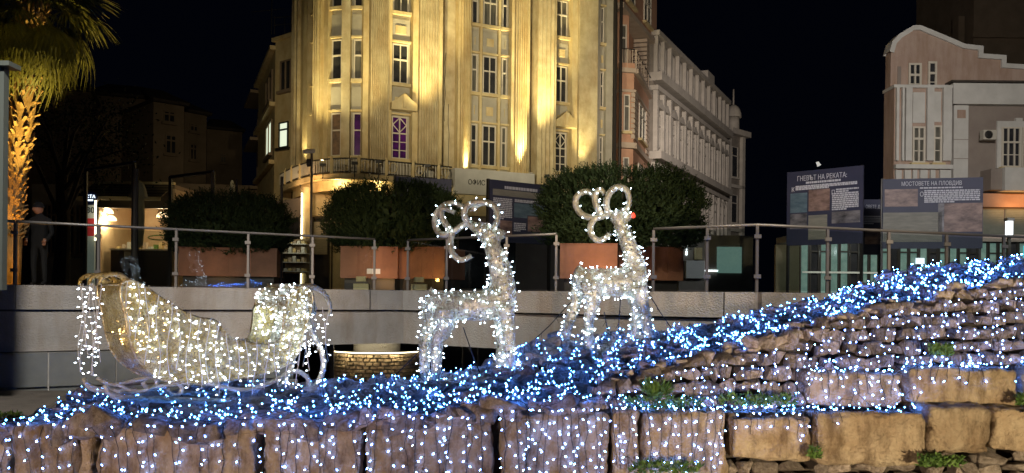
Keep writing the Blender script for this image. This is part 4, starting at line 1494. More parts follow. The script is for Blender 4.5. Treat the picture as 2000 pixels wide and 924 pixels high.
# glass shop row under the right buildings
shop = thing('glass_shop', 'low glass-walled shop with pale teal light behind the right railing', 'shop', at(1780, 588, 34))
bpy.context.view_layer.update()
SF = Frame(1560, 34, 2140, 34)
SF.one('roof', M['taupe'], shop, 0, SF.L, 2.35, 2.62, -3, .2)
SF.one('back', M['cafe'], shop, 0, SF.L, PZ, 2.34, -3.2, -3)
for i in range(30):
    a, b = SF.L * i / 30, SF.L * (i + 1) / 30
    window(SF, shop, a + .01, b - .01, PZ, 2.34, 0, 1, .8 if i % 3 else 1.0, gm=M['teal'] if i % 4 != 1 else M['winglass'], fm=M['steel_d'], fw=.05, sill=False)
SF.one('screen', M['signlit'], shop, SF.u(1786, 500), SF.u(1803, 500), 1.45, 1.68, .1, .12)
SF.one('neon', M['cyan'], shop, SF.u(1996, 470), SF.u(2004, 470), .9, 2.2, .1, .16)
SF.one('glow_strip', M['signwhite'], shop, SF.u(1565, 530), SF.u(1740, 530), 1.05, 1.12, .1, .14)
for k in range(7):
    p_ = SF.P(SF.u(1590 + k * 62, 520), 1.9, -1.2)
    lamp('shop_ceiling_light', 'POINT', p_, 6, (.8, .95, .9), .05)
# street lantern
ln_ = thing('street_lantern', 'glowing white rectangular lantern on a post at the right edge', 'lamp', at(1971, 588, 27))
bpy.context.view_layer.update()
p = at(1971, 445, 27)
MB().box(p.x - .04, p.x + .04, p.y - .04, p.y + .04, PZ, p.z - .3).build('pole', M['steel_d'], ln_)
MB().box(p.x - .075, p.x + .075, p.y - .075, p.y + .075, p.z - .22, p.z + .20).build('lamp', M['lampwhite'], ln_)
MB().box(p.x - .11, p.x + .11, p.y - .11, p.y + .11, p.z + .205, p.z + .30).box(p.x - .1, p.x + .1, p.y - .1, p.y + .1, p.z - .29, p.z - .225).build('cap', M['steel_d'], ln_)
lamp('lantern_light', 'POINT', p + Vector((0, -.3, 0)), 30, (.9, .97, 1), .08)
# small white lit shop at left end of the right railing
ks = thing('kiosk', 'small brightly lit kiosk window behind the railing right of the planter', 'kiosk', at(1350, 588, 30))
bpy.context.view_layer.update()
KF = Frame(1325, 30, 1470, 30)
KF.one('wall', M['palace_w'], ks, 0, KF.L, PZ, 2.2, -2, 0)
KF.one('screen', M['lampwhite'], ks, KF.u(1339, 490), KF.u(1342, 490), 1.5, 2.0, .01, .05)
KF.one('screen', M['lampwhite'], ks, KF.u(1368, 530), KF.u(1402, 530), .95, 1.0, .01, .05)
KF.one('shelf', M['cream'], ks, KF.u(1356, 500), KF.u(1368, 500), 1.35, 1.75, .01, .3)
KF.one('counter', M['offwhite'], ks, KF.u(1336, 500), KF.u(1372, 500), .7, 1.3, .01, .4)
KF.one('glazing', M['teal'], ks, KF.u(1400, 500), KF.u(1448, 500), .9, 1.8, .01, .05)

# ================================================================= POSTER BOARDS
def board(px0, d0, px1, d1, ztop, label, title, items, tsize=.2, tpos=(.5, .9), zb=1.45, drops=()):
    t = thing('poster_board', label, 'poster', at((px0 + px1) / 2, 580, (d0 + d1) / 2))
    bpy.context.view_layer.update()
    F = Frame(px0, d0, px1, d1)
    H0, zo = ztop - PZ - .25, PZ + .25
    z0 = zb
    H = ztop - z0
    cv = lambda v: (zo + H0 * v - z0) / H
    items = [(a_, b_, max(.015, cv(c_)), cv(d_), m_) for a_, b_, c_, d_, m_ in items]
    tpos = (tpos[0], cv(tpos[1]))
    drops = [(g_, u_, cv(v_), s_) for g_, u_, v_, s_ in drops]
    pn = F.one('panel', M['board'], t, 0, F.L, z0, ztop, -.05, 0)
    for u in (0.0, F.L - .05):
        F.one('post', M['steel_d'], t, u - .03, u + .03, PZ, ztop + .02, -.13, -.052)
    for u0, u1, v0, v1, mk in items:
        F.one({'paper': 'document_print', 'print': 'text_line'}.get(mk, 'photograph_print'), M[mk], t, F.L * u0, F.L * u1, z0 + H * v0, z0 + H * v1, .001, .008)
    if title:
        text_mesh(title, tsize, M['print'], t, F.P(F.L * tpos[0], z0 + H * tpos[1], .004), F.ux, (0, 0, 1), ext=.003, xs=.72)
    for ch, u, v, s in drops:
        text_mesh(ch, s, M['print'], t, F.P(F.L * u, z0 + H * v, .004), F.ux, (0, 0, 1), ext=.003, xs=.8)
    return F, zo, H0, t


def lines(F, z0, H, t, u0, u1, v0, v1, n, h=.012, ragged=True):
    mb = MB()
    for i in range(n):
        v = lerp(v1, v0, (i + .5) / n)
        e = u1 if i < n - 1 or not ragged else lerp(u0, u1, .55)
        u = u0
        while u < e - .002:     # words
            w = random.uniform(.012, .05)
            F.box(mb, F.L * u, F.L * min(u + w, e), z0 + H * (v - h / 2), z0 + H * (v + h / 2), .001, .005)
            u += w + .006
    mb.build('small_print', M['print'], t, kind='stuff')


F, z0, H, t = board(1535, 23.4, 1683, 22.0, 3.42, 'navy exhibition poster in front of the dark sky, leftmost of the right group', 'ГНЕВЪТ НА РЕКАТА:',
                    [(.05, .28, .64, .81, 'bluephoto'), (.30, .58, .645, .83, 'sepia'), (.05, .28, .50, .63, 'greyphoto'), (.30, .55, .40, .61, 'paper'), (.61, .97, .53, .63, 'greyphoto')],
                    .185, (.47, .915), drops=[('К', .085, .825, .17), ('П', .625, .775, .17)])
lines(F, z0, H, t, .12, .93, .835, .875, 3)
lines(F, z0, H, t, .66, .95, .79, .825, 2)
lines(F, z0, H, t, .61, .95, .64, .79, 9)
lines(F, z0, H, t, .26, .72, .885, .905, 1, .018, False)
F, z0, H, t = board(1722, 24.2, 1918, 23.6, 3.38, 'wide navy exhibition poster in front of the gabled building', 'МОСТОВЕТЕ НА ПЛОВДИВ',
                    [(.02, .355, .745, .905, 'sepia'), (.62, .995, .51, .77, 'sepia'), (.56, .619, .51, .77, 'greyphoto'), (.005, .60, .42, .69, 'paper')], .16, (.49, .935), drops=[('О', .395, .835, .18)])
lines(F, z0, H, t, .375, .80, .905, .92, 1, .012, False)
lines(F, z0, H, t, .42, .97, .775, .895, 7)
b3 = board(1684, 27.5, 1722, 27.5, 3.2, 'narrow dim poster seen between the two big right posters', 'ОВЕТЕ Д', [(0.1, .95, .5, .68, 'sepia')], .15, (.5, .90))
lines(*b3, .05, .95, .72, .82, 5)
F, z0, H, t = board(955, 22.8, 1078, 24.1, 3.08, 'navy poster with a cream heading strip behind the left deer antlers', None,
                    [(.04, .86, .85, .911, 'paper'), (.37, .90, .68, .79, 'bluephoto'), (.37, .58, .65, .679, 'bluephoto'), (.59, .90, .52, .67, 'sepia'), (.155, .34, .47, .61, 'sepia'), (.94, .99, .55, .70, 'sepia')])
lines(F, z0, H, t, .05, .34, .62, .83, 12)
lines(F, z0, H, t, .38, .90, .80, .83, 2)
lines(F, z0, H, t, .37, .56, .51, .60, 5)
lines(F, z0, H, t, .22, .74, .92, .95, 1, .028, False)
F, z0, H, t = board(771, 22.2, 880, 22.8, 3.05, 'plain grey-blue poster rising behind the middle bush', None, [(.12, .9, .3, .6, 'greyphoto')])
lines(F, z0, H, t, .2, .8, .84, .9, 1, .03, False)
# paper leaf caught on the left poster top
p = at(1597, 326, 22.7)
tag(MB().prism([p, p + Vector((.09, 0, .05)), p + Vector((.02, 0, .14)), p + Vector((-.05, 0, .12))], (0, .01, 0)).build('paper_scrap', M['signwhite']), 'small white scrap standing on the top edge of the leftmost right poster', 'paper')

# ================================================================= PLANTERS AND BUSHES
def bush(c, rx, ry, h, n, label, rr, parent_none=None):
    t = thing('evergreen_bush', label, 'bush', c)
    bpy.context.view_layer.update()
    mb, tw = MB(), MB()
    for k in range(9):
        a = rr.uniform(0, 6.28)
        e = c + Vector((rx * .7 * math.cos(a) * rr.random(), ry * .7 * math.sin(a), h * rr.uniform(.4, .8)))
        tw.tube([c + Vector((rr.uniform(-.3, .3), 0, 0)), c.lerp(e, .5) + Vector((0, 0, .1)), e], [.04, .03, .01], 5)
    lob = [(rr.uniform(-.75, .75), rr.uniform(-.6, .6), rr.uniform(.55, .95), rr.uniform(.32, .5)) for _ in range(9)]
    for i in range(n):
        # sprigs on the outer shell of a lumpy dome
        th_ = rr.uniform(0, 2 * math.pi)
        el = math.asin(rr.uniform(-.8, 1))
        d = Vector((math.cos(th_) * math.cos(el), math.sin(th_) * math.cos(el), math.sin(el)))
        d = Vector((math.copysign(abs(d.x) ** .7, d.x), math.copysign(abs(d.y) ** .7, d.y), math.copysign(abs(d.z) ** .8, d.z)))
        bulge = 1 + .12 * noise.noise(d * 2.3 + c) + .12 * noise.noise(d * 6 + c)
        s = abs(d.x) ** 2.6
        rr2 = bulge * rr.uniform(.84, 1.0)
        p = c + Vector((d.x * rx * rr2, d.y * ry * rr2, h * .42 + d.z * h * .58 * rr2 ))
        up = (d * .7 + Vector((rr.gauss(0, .35), rr.gauss(0, .35), .75))).normalized()
        ln = rr.uniform(.10, .26)
        a = up.orthogonal().normalized(); b = up.cross(a)
        for k in range(9):
            s = (k + .6) / 9
            q = p + up * ln * s
            an = rr.uniform(0, 6.28)
            out = (a * math.cos(an) + b * math.sin(an)) * .75 + up * .8
            out.normalize()
            sd = out.cross(up).normalized() * .012
            l_ = rr.uniform(.045, .085)
            mb.add([q, q + out * l_ * .5 + sd, q + out * l_, q + out * l_ * .5 - sd], [(0, 1, 2, 3)])
    mb.build('crown', M['leaf'], t)
    tw.build('branch', M['twig'], t)
    # dark inner mass of twigs so the crown is opaque
    im = MB()
    for i in range(2600):
        d = Vector((rr.gauss(0, 1), rr.gauss(0, 1), rr.gauss(0, 1))).normalized()
        q = rr.uniform(.3, .88)
        p = c + Vector((d.x * rx * q, d.y * ry * q, h * .42 + d.z * h * .52 * q))
        o_ = Vector((rr.gauss(0, 1), rr.gauss(0, 1), rr.gauss(0, 1))).normalized() * .14
        s_ = o_.cross(Vector((rr.gauss(0, 1), rr.gauss(0, 1), rr.gauss(0, 1)))).normalized() * .07
        im.add([p - o_, p + s_, p + o_, p - s_], [(0, 1, 2, 3)])
    im.build('inner_foliage', M['leaf'], t)


def planter(px0, px1, d0, d1, z0, z1, label, dep=1.0):
    t = thing('planter', label, 'planter', at((px0 + px1) / 2, 575, (d0 + d1) / 2))
    bpy.context.view_layer.update()
    F = Frame(px0, d0, px1, d1)
    for (a, b, c, d) in ((0, F.L, -.03, 0), (0, F.L, -dep, -dep + .03), (0, .03, -dep + .03, -.03), (F.L - .03, F.L, -dep + .03, -.03)):
        F.one('side', M['corten'], t, a, b, z0, z1, c, d)
    F.one('soil', M['earth'], t, .03, F.L - .03, z0 + .1, z1 - .08, -dep + .03, -.03)
    F.one('rim', M['corten'], t, -.01, F.L + .01, z1, z1 + .02, -.05, .015)
    F.one('plinth', M['steel_d'], t, .08, F.L - .08, PZ, z0 - .003, -dep + .1, -.1)
    for k in range(1, 4):
        F.one('seam', M['corten'], t, F.L * k / 4 - .008, F.L * k / 4 + .008, z0 + .02, z1 - .01, .001, .008)
    return F


rb_ = random.Random(3)
planter(348, 540, 20.5, 20.8, .42, 1.08, 'left corten planter under the darkest bush', 1.1)
bush(at(445, 492, 21.2), 1.45, .75, 1.33, 4600, 'dark clipped bush behind the left railing, above the sleigh front', rb_)
planter(664, 776, 20.2, 20.2, .40, 1.12, 'middle corten planter, left half, with white sticker marks', 1.2)
planter(777, 868, 20.4, 20.0, .40, 1.12, 'middle corten planter, right half, glowing orange', 1.2)
bush(at(768, 488, 20.9), 1.56, .8, 1.53, 5200, 'dark broad bush in the middle, left of the left deer antlers', rb_)
planter(1093, 1205, 17.4, 17.2, .38, 1.06, 'bright orange-brown corten planter right behind the right deer back', 1.2)
planter(1208, 1334, 17.9, 18.4, .38, 1.06, 'shadowed corten planter right of the right deer neck', 1.2)
bush(at(1214, 478, 18.0), 1.68, .8, 1.52, 5600, 'big bush with pale green tips behind the head of the right deer', rb_)
# sticker marks on the middle planter
PFm = Frame(664, 20.19, 776, 20.19)
st_ = MB()
PFm.box(st_, .62, .93, .50, .62, .01, .014)
tag(st_.build('sticker', M['print']), 'pale sticker low on the front of the middle planter', 'sticker')
lamp('planter_uplight', 'SPOT', at(1165, 535, 16.6), 22, (1.0, .52, .18), .05, at(1175, 500, 17.5), 120, .9)
lamp('planter_uplight', 'SPOT', at(735, 552, 19.4), 20, (1.0, .55, .2), .05, at(735, 510, 20.3), 130, .9)
lamp('planter_uplight', 'SPOT', at(842, 552, 19.4), 26, (1.0, .55, .16), .05, at(840, 510, 20.3), 120, .9)
lamp('planter_uplight', 'SPOT', at(400, 545, 19.6), 12, (1.0, .5, .2), .05, at(400, 510, 20.6), 120, .9)
lamp('bush_light', 'POINT', at(1200, 262, 16.2), 34, (.95, .85, .6), .2)
for i, (px, py, d) in enumerate(((705, 558, 19.3), (818, 558, 19.3))):
    p = at(px, py, d)
    t = thing('ground_light', ['low yellowish light box under the left half of the middle planter', 'low yellowish light box under the glowing half of the middle planter'][i], 'lamp', p)
    bpy.context.view_layer.update()
    MB().box(p.x - .17, p.x + .17, p.y, p.y + .2, PZ + .004, PZ + .14).build('box', M['cream'], t)
    MB().box(p.x - .12, p.x + .10, p.y + .05, p.y + .15, PZ + .19, PZ + .30).build('head', M['cream'], t)

# ================================================================= PALM
pm = thing('palm_tree', 'tall palm lit from below in warm light at the left edge', 'palm tree', at(18, 560, 17))
bpy.context.view_layer.update()
rp_ = random.Random(9)
PD = 17.0
tp = smooth_path([at(10, 560, PD), at(17, 480, PD), at(24, 420, PD), at(30, 330, PD), at(42, 230, PD), at(55, 130, PD), at(62, 50, PD), at(67, 0, PD)], 6)
rad_ = []
for i, p in enumerate(tp):
    t = i / (len(tp) - 1)
    rad_.append(lerp(.27, .19, min(1, t * 3)) if t < .33 else lerp(.19, .28, (t - .33) / .67))
MB().tube(tp, rad_, 16).build('trunk', M['palm_bark'], pm, True)
stub = MB()
stub.add([(-.055, 0, 0), (.055, 0, 0), (.035, .13, .12), (-.035, .13, .12), (-.05, .03, -.05), (.05, .03, -.05), (.025, .16, .09), (-.025, .16, .09)],
         [(0, 1, 2, 3), (4, 7, 6, 5), (0, 4, 5, 1), (1, 5, 6, 2), (2, 6, 7, 3), (3, 7, 4, 0)])
sm = bpy.data.meshes.new('leaf_base'); sm.from_pydata([tuple(v) for v in stub.v], [], stub.f); sm.materials.append(M['palm_bark'])
nb = 0
for i in range(300):
    t = .17 + .81 * i / 300
    x = t * (len(tp) - 1); k = min(int(x), len(tp) - 2)
    c = tp[k].lerp(tp[k + 1], x - k); r_ = lerp(rad_[k], rad_[k + 1], x - k)
    a = -math.pi / 2 + ((i * .618) % 1 - .5) * 4.4 + rp_.uniform(-.3, .3)
    o = bpy.data.objects.new('leaf_base', sm); COL.objects.link(o); o.parent = pm
    o.location = c + Vector((math.cos(a), math.sin(a), 0)) * r_ * .93 - pm.location
    o.rotation_euler = (rp_.uniform(-.6, .6), rp_.uniform(-.5, .5), a - math.pi / 2)
    s = rp_.uniform(.42, .72)
    o.scale = (s, s, s)


def frond_mesh(rr, droop):
    mb = MB()
    pet = [Vector((0, 0, 0)), Vector((0, .35, .05)), Vector((0, .8, .0 - droop * .15))]
    mb.tube(pet, [.02, .016, .012], 5)
    hub = pet[-1]
    nbl = 26
    for i in range(nbl):
        a = lerp(-1.75, 1.75, i / (nbl - 1))
        ln = .95 * (1 - .22 * abs(a) / 1.75) * rr.uniform(.85, 1.05)
        d = Vector((math.sin(a), math.cos(a), 0))
        sd0 = Vector((math.cos(a), -math.sin(a), 0))
        prev = hub; w0 = .008
        pts = []
        for k in range(7):
            s = k / 6
            p = hub + d * ln * s + Vector((0, 0, -droop * (s ** 2.0) * .75 - .25 * max(0, s - .6) ** 1.5 * rr.uniform(.5, 1.8)))
            if s > .6:
                p -= d * (s - .6) * .25 * droop
            w = [.006, .020, .026, .024, .018, .010, .001][k]
            pts.append((p + sd0 * w, p + Vector((0, 0, .012 * (1 - s))), p - sd0 * w))
        base_ = len(mb.v)
        for q in pts:
            mb.v += list(q)
        for k in range(6):
            b0 = base_ + 3 * k
            mb.f += [(b0, b0 + 1, b0 + 4, b0 + 3), (b0 + 1, b0 + 2, b0 + 5, b0 + 4)]
    me = bpy.data.meshes.new('frond'); me.from_pydata([tuple(v) for v in mb.v], [], mb.f); me.materials.append(M['palm_leaf'])
    return me


fms = [frond_mesh(rp_, dr_) for dr_ in (.25, .45, .7, .95, 1.15)]
crown_c = tp[-1]
for i in range(64):
    f = i / 64
    a = i * 2.399
    el = lerp(1.25, -.95, f ** .8) + rp_.uniform(-.12, .12)
    o = bpy.data.objects.new('frond', fms[min(4, int(f * 5))]); COL.objects.link(o); o.parent = pm
    o.location = crown_c + Vector((0, 0, -.30 * f)) - pm.location
    o.rotation_euler = (el, rp_.uniform(-.25, .25), a)
    s = rp_.uniform(.82, 1.02)
    o.scale = (s, s, s)
lamp('palm_uplight', 'POINT', at(40, 520, 16.5), 14, (1.0, .50, .10), .05)  # weak point added to light the person and trunk base
lamp('palm_uplight', 'SPOT', at(-4, 556, 15.9), 520, (1.0, .50, .06), .05, at(28, 330, 17), 34, .8)
lamp('palm_uplight', 'SPOT', at(70, 520, 15.9), 2000, (1.0, .74, .20), .05, at(80, 60, 17), 48, .9)

# ================================================================= FAR LEFT: dark houses, cafe, screens
def dark_house(px0, px1, d, py, label, wins):
    t = thing('old_house', label, 'house', at((px0 + px1) / 2, 575, d))
    bpy.context.view_layer.update()
    F = Frame(px0, d, px1, d + 1.5)
    z = F.z((px0 + px1) / 2, py)
    F.one('wall', M['dim'], t, 0, F.L, PZ, z, -8, 0)
    F.one('eaves', M['roof'], t, -.2, F.L + .2, z, z + .2, -8.2, .5)
    MB().prism([F.P(-.3, z + .21, .5), F.P(F.L + .3, z + .21, .5), F.P(F.L * .8, z + 1.6, -3), F.P(F.L * .2, z + 1.6, -3)], F.n * -.4).build('roof', M['roof'], t)
    for a, y0, y1, w in wins:
        window(F, t, F.u(a, y1), F.u(a + w, y1), F.z(a, y1), F.z(a, y0), .01, 2, .7, fm=M['dim'], fw=.1)


dark_house(296, 356, 62, 203, 'dim brown house with two stacked windows, lit faintly', [(318, 215, 238, 24), (322, 262, 300, 22)])
dark_house(357, 400, 70, 222, 'dim house right of the brown house with a small window', [(370, 240, 256, 16), (370, 280, 312, 14)])
dark_house(401, 470, 84, 255, 'lowest and farthest dark house before the dim side building', [(430, 300, 318, 12)])
dark_house(175, 295, 66, 190, 'large almost black house left of the brown house', [(262, 206, 222, 18), (220, 240, 262, 18)])
dark_house(40, 174, 60, 175, 'black house behind the palm trunk', [(120, 240, 262, 18)])
wl = Frame(170, 56, 560, 58)
w_ = wl.one('boundary_wall', M['dim'], None, 0, wl.L, PZ, 7.2, -.4, 0)
tag(w_, 'long dim wall above the cafe and the bushes on the left', 'wall')

cf = thing('cafe', 'small warmly lit cafe with striped awning, left', 'cafe', at(255, 575, 40))
bpy.context.view_layer.update()
CF = Frame(185, 40, 335, 40)
CF.one('back_wall', M['cafe'], cf, 0, CF.L, PZ, 4.8, -4, -3.8)
CF.one('side_wall', M['cafe'], cf, -.1, 0, PZ, 4.8, -4, 0)
CF.one('side_wall', M['cafe'], cf, CF.L, CF.L + .1, PZ, 4.8, -4, 0)
CF.one('ceiling', M['dim'], cf, -.1, CF.L + .1, 4.81, 5.0, -4, 0)
CF.one('lintel', M['steel_d'], cf, 0, CF.L, 3.9, 4.8, -.2, 0)
for f in (0, .47, .97):
    CF.one('frame', M['steel_d'], cf, CF.L * f, CF.L * f + .1, PZ, 3.9, -.15, -.02)
# awning, striped
n_ = 9
for k in range(n_):
    z1, z0 = lerp(5.0, 4.25, k / n_), lerp(5.0, 4.25, (k + 1) / n_)
    v1, v0 = lerp(0, 1.6, k / n_), lerp(0, 1.6, (k + 1) / n_)
    MB().box8([CF.P(-.1, z0, v0), CF.P(CF.L + .1, z0, v0), CF.P(CF.L + .1, z0 - .03, v0 - .01), CF.P(-.1, z0 - .03, v0 - .01),
               CF.P(-.1, z1, v1), CF.P(CF.L + .1, z1, v1), CF.P(CF.L + .1, z1 - .03, v1 - .01), CF.P(-.1, z1 - .03, v1 - .01)]).build('awning_stripe', M['awning'] if k % 2 else M['awning_d'], cf)
CF.one('awning_valance', M['cream'], cf, -.1, CF.L + .1, 4.08, 4.25, 1.6, 1.63)
CF.one('awning_cassette', M['cream'], cf, -.1, CF.L + .1, 4.98, 5.1, -.1, .15)
# counter and goods
CF.one('counter', M['steel_d'], cf, .3, CF.L - .2, PZ, 2.0, -1.6, -.9)
CF.one('counter_top', M['offwhite'], cf, .25, CF.L - .15, 2.0, 2.08, -1.7, -.85)
for k in range(12):
    u = .45 + k * .25
    CF.one('goods', [M['cream'], M['rust'], M['offwhite'], M['weed']][k % 4], cf, u, u + .16, 2.081, 2.2 + .1 * ((k * 7) % 3), -1.4, -1.15)
CF.one('sign_panel', M['paper'], cf, .95, 1.5, 1.6, 1.95, -.88, -.84)
p = CF.P(CF.L * .78, 2.75, -.7)
pts = [p + Vector((.62 * math.cos(a), 0, .11 * math.sin(a) - 0.15)) for a in [x * math.pi / 12 for x in range(25)]]
MB().tube(pts, .03, 5, False).build('leaf_sign', M['weed'], cf)
for i, (px, py) in enumerate(((210, 417), (216, 431), (317, 425))):
    p = at(px, py, 41)
    t = thing('pendant_lamp', ['upper of the two white dome lamps at the left of the cafe', 'lower of the two white dome lamps at the left of the cafe', 'single white dome lamp at the right of the cafe'][i], 'lamp', p)
    bpy.context.view_layer.update()
    MB().dome(p, .27, .26, 14, 5).build('lamp_shade', M['lampwarm'], t, True)
    MB().tube([p + Vector((0, 0, .26)), Vector((p.x, p.y, 4.79))], .012, 4).build('cord', M['black'], t)
    lamp('pendant_light', 'POINT', p - Vector((0, .1, .15)), 130, (1, .74, .42), .1)
# round sign and price totem
sg = thing('round_sign', 'round navy sign with lit letters above a white and red totem, beside the cafe', 'sign', at(176, 575, 37))
bpy.context.view_layer.update()
c = at(176, 387, 37)
MB().tube([c, c + Vector((0, .15, 0))], .30, 24).build('disc', M['signblue'], sg)
text_mesh('СТА', .2, M['signlit'], sg, c + Vector((.03, -.02, 0)), (1, 0, 0), (0, 0, 1))
MB().box(c.x - .09, c.x + .13, c.y - .02, c.y - .005, c.z - .12, c.z - .06).build('lit_line', M['signlit'], sg)
MB().box(c.x - .14, c.x + .20, c.y, c.y + .12, PZ, c.z - .3).build('totem', M['signwhite'], sg)
MB().box(c.x - .139, c.x + .199, c.y - .01, c.y - .002, 2.4, 3.15).build('red_field', M['red'], sg)
text_mesh('30', .36, M['black'], sg, Vector((c.x + .03, c.y - .012, 3.38)), (1, 0, 0), (0, 0, 1))
q = at(186, 430, 36.8)
MB().box(q.x - .03, q.x + .03, q.y, q.y + .05, 2.2, 3.9).build('glow_strip', M['strip'], sg)
# closed parasol
pa = thing('closed_parasol', 'closed cream parasol standing in front of the cafe', 'parasol', at(268, 560, 30))
bpy.context.view_layer.update()
prof = [(352, .03), (358, .14), (372, .20), (386, .24), (388, .14), (420, .17), (450, .15), (478, .12), (484, .05)]
pp = MB()
n_ = 16
for py, r_ in prof:
    c = at(270, py, 30)
    for j in range(n_):
        a = 2 * math.pi * j / n_
        rr_ = r_ * (1 + .28 * (j % 2)) * (1 + .15 * noise.noise(Vector((j, py * .03, 0))))
        pp.v.append(c + Vector((rr_ * math.cos(a), rr_ * math.sin(a), 0)))
for i in range(len(prof) - 1):
    for j in range(n_):
        pp.f.append((i * n_ + j, (i + 1) * n_ + j, (i + 1) * n_ + (j + 1) % n_, i * n_ + (j + 1) % n_))
pp.build('canopy', M['cloth'], pa, True)
c = at(270, 480, 30)
cyl(MB(), c, .03, PZ, c.z + .3, 8).build('pole', M['steel_d'], pa)
lamp('parasol_spot', 'SPOT', at(330, 330, 24), 60, (1, .85, .5), .1, at(270, 420, 30), 30, .8)  # spot aimed at the closed parasol
c = at(453, 375, 36)
tag(MB().dome(c, .12, .5, 8, 4).build('parasol_tip', M['cloth'], None, True), 'small pale tip of another closed parasol above the left bush', 'parasol')
# steel frames standing on the square
def sframe(a, b, label, mid=None):
    mb = MB()
    (x0, y0, d0), (x1, y1, d1) = a, b
    A, B = at(x0, y0, d0), at(x1, y1, d1)
    mb.box(A.x - .04, A.x + .04, A.y - .04, A.y + .04, PZ, A.z)
    mb.box(B.x - .04, B.x + .04, B.y - .04, B.y + .04, PZ, B.z)
    mb.tube([A, B], .045, 6)
    tag(mb.build('steel_frame', M['steel_d']), label, 'frame')


sframe((168, 332, 24), (262, 318, 20.5), 'thin dark steel frame in front of the cafe')
sframe((333, 346, 23.5), (416, 336, 21), 'thin dark steel frame in front of the left bush')
tag(cyl(MB(), at(262, HOR, 20.3), .075, PZ, at(262, 330, 20.3).z, 10).build('pillar', M['steel_d']), 'dark round pillar beside the closed parasol', 'pillar')
tag(cyl(MB(), at(460, HOR, 21.5), .03, PZ, at(460, 350, 21.5).z, 8).build('thin_post', M['steel_d']), 'thin post in front of the left bush', 'post')
tag(cyl(MB(), at(548, HOR, 21.5), .035, PZ, at(548, 345, 21.5).z, 8).build('thin_post', M['steel_d']), 'thin post at the right side of the left bush', 'post')
# camera mast
cmst = thing('camera_mast', 'grey mast with a security camera in front of the balcony', 'camera', at(606, 560, 21.5))
bpy.context.view_layer.update()
c = at(606, HOR, 21.5)
cyl(MB(), c, .030, PZ, at(606, 300, 21.5).z, 10).build('pole', M['steel'], cmst, True)
q = at(604, 296, 21.5)
MB().tube([q + Vector((-.09, -.15, -.03)), q + Vector((.09, .1, .03))], .055, 10).build('camera', M['unit'], cmst)
MB().tube([at(600, 318, 21.4), at(606, 318, 21.4)], .10, 10).build('speaker', M['black'], cmst)

# tree and wall at far left
tf = thing('dark_tree', 'dark leafy tree standing in shade behind the palm', 'tree', at(120, 575, 30))
bpy.context.view_layer.update()
rt = random.Random(21)
c = at(118, HOR, 30); c.z = PZ
MB().tube([c, c + Vector((.1, 0, 2.2)), c + Vector((-.1, .1, 4))], [.3, .22, .16], 9).build('trunk', M['twig'], tf)
bb, lf = MB(), MB()
for k in range(12):
    a = rt.uniform(0, 6.28); e = c + Vector((2.2 * math.cos(a) * rt.uniform(.4, 1), 1.4 * math.sin(a), rt.uniform(4, 6.6)))
    s0 = c + Vector((0, .05, rt.uniform(2.2, 4)))
    bb.tube([s0, s0.lerp(e, .5) + Vector((0, 0, .4)), e], [.09, .06, .02], 5)
    for _ in range(260):
        p = e + Vector((rt.gauss(0, .55), rt.gauss(0, .5), rt.gauss(0, .42)))
        o_ = Vector((rt.gauss(0, 1), rt.gauss(0, 1), rt.gauss(0, 1))).normalized() * .07
        s_ = o_.cross(Vector((rt.gauss(0, 1), rt.gauss(0, 1), rt.gauss(0, 1)))).normalized() * .03
        lf.add([p - o_, p + s_, p + o_, p - s_], [(0, 1, 2, 3)])
bb.build('branch', M['twig'], tf); lf.build('crown', M['leaf'], tf)
M['booth'] = mat('grey_green_metal', (0.07, 0.08, 0.07), rough=0.5)
kb = thing('corner_kiosk', 'grey-green metal corner of a booth at the very left edge', 'booth', at(-10, 575, 12))
bpy.context.view_layer.update()
p = at(8, 400, 12)
MB().box(p.x - 2, p.x - .02, p.y, p.y + .12, PZ - .1, at(8, 132, 12).z).build('wall', M['booth'], kb)
MB().box(p.x - 2, p.x + .10, p.y - .10, p.y + .2, at(8, 131, 12).z, at(8, 122, 12).z).build('eaves', M['booth'], kb)
# facade behind person
MF = Frame(60, 50, 180, 50)
mf = thing('old_shop_front', 'dim old shop front with double doors between palm and round sign', 'building', at(120, 575, 50))
bpy.context.view_layer.update()
MF.one('wall', M['spandrel'], mf, 0, MF.L, PZ, 6.2, -3, 0)
for f in (.25, .55, .78):
    window(MF, mf, MF.L * f, MF.L * (f + .16), 2.2, 5.0, .01, 2, .8, fm=M['dim'])

# ---------------------------------------------------------------- person by the railing
ps = thing('person', 'person in a dark jacket and cap standing behind the railing, face lit orange', 'person', at(76, 560, 18))
bpy.context.view_layer.update()
c = at(76, HOR, 18); c.z = PZ
me_ = bpy.data.meshes.new('body')
J = [((0, 0, .92), .15), ((0, 0, 1.15), .15), ((0, .0, 1.36), .17), ((0, 0, 1.46), .075), ((-.02, -.02, 1.52), .06),   # 0-4
     ((-.20, 0, 1.36), .07), ((-.27, -.02, 1.10), .055), ((-.18, -.16, .96), .045),                                      # 5-7
     ((.20, 0, 1.36), .07), ((.27, -.02, 1.10), .055), ((.20, -.14, .92), .045),                                         # 8-10
     ((-.10, 0, .82), .10), ((-.11, -.02, .48), .07), ((-.11, .02, .08), .05), ((-.11, -.12, .04), .04),                 # 11-14
     ((.10, 0, .82), .10), ((.11, -.02, .48), .07), ((.11, .02, .08), .05), ((.11, -.12, .04), .04)]
E_ = [(0, 1), (1, 2), (2, 3), (3, 4), (2, 5), (5, 6), (6, 7), (2, 8), (8, 9), (9, 10), (0, 11), (11, 12), (12, 13), (13, 14), (0, 15), (15, 16), (16, 17), (17, 18)]
me_.from_pydata([j[0] for j in J], E_, [])
bo = bpy.data.objects.new('body', me_); COL.objects.link(bo)
sk = bo.modifiers.new('skin', 'SKIN')
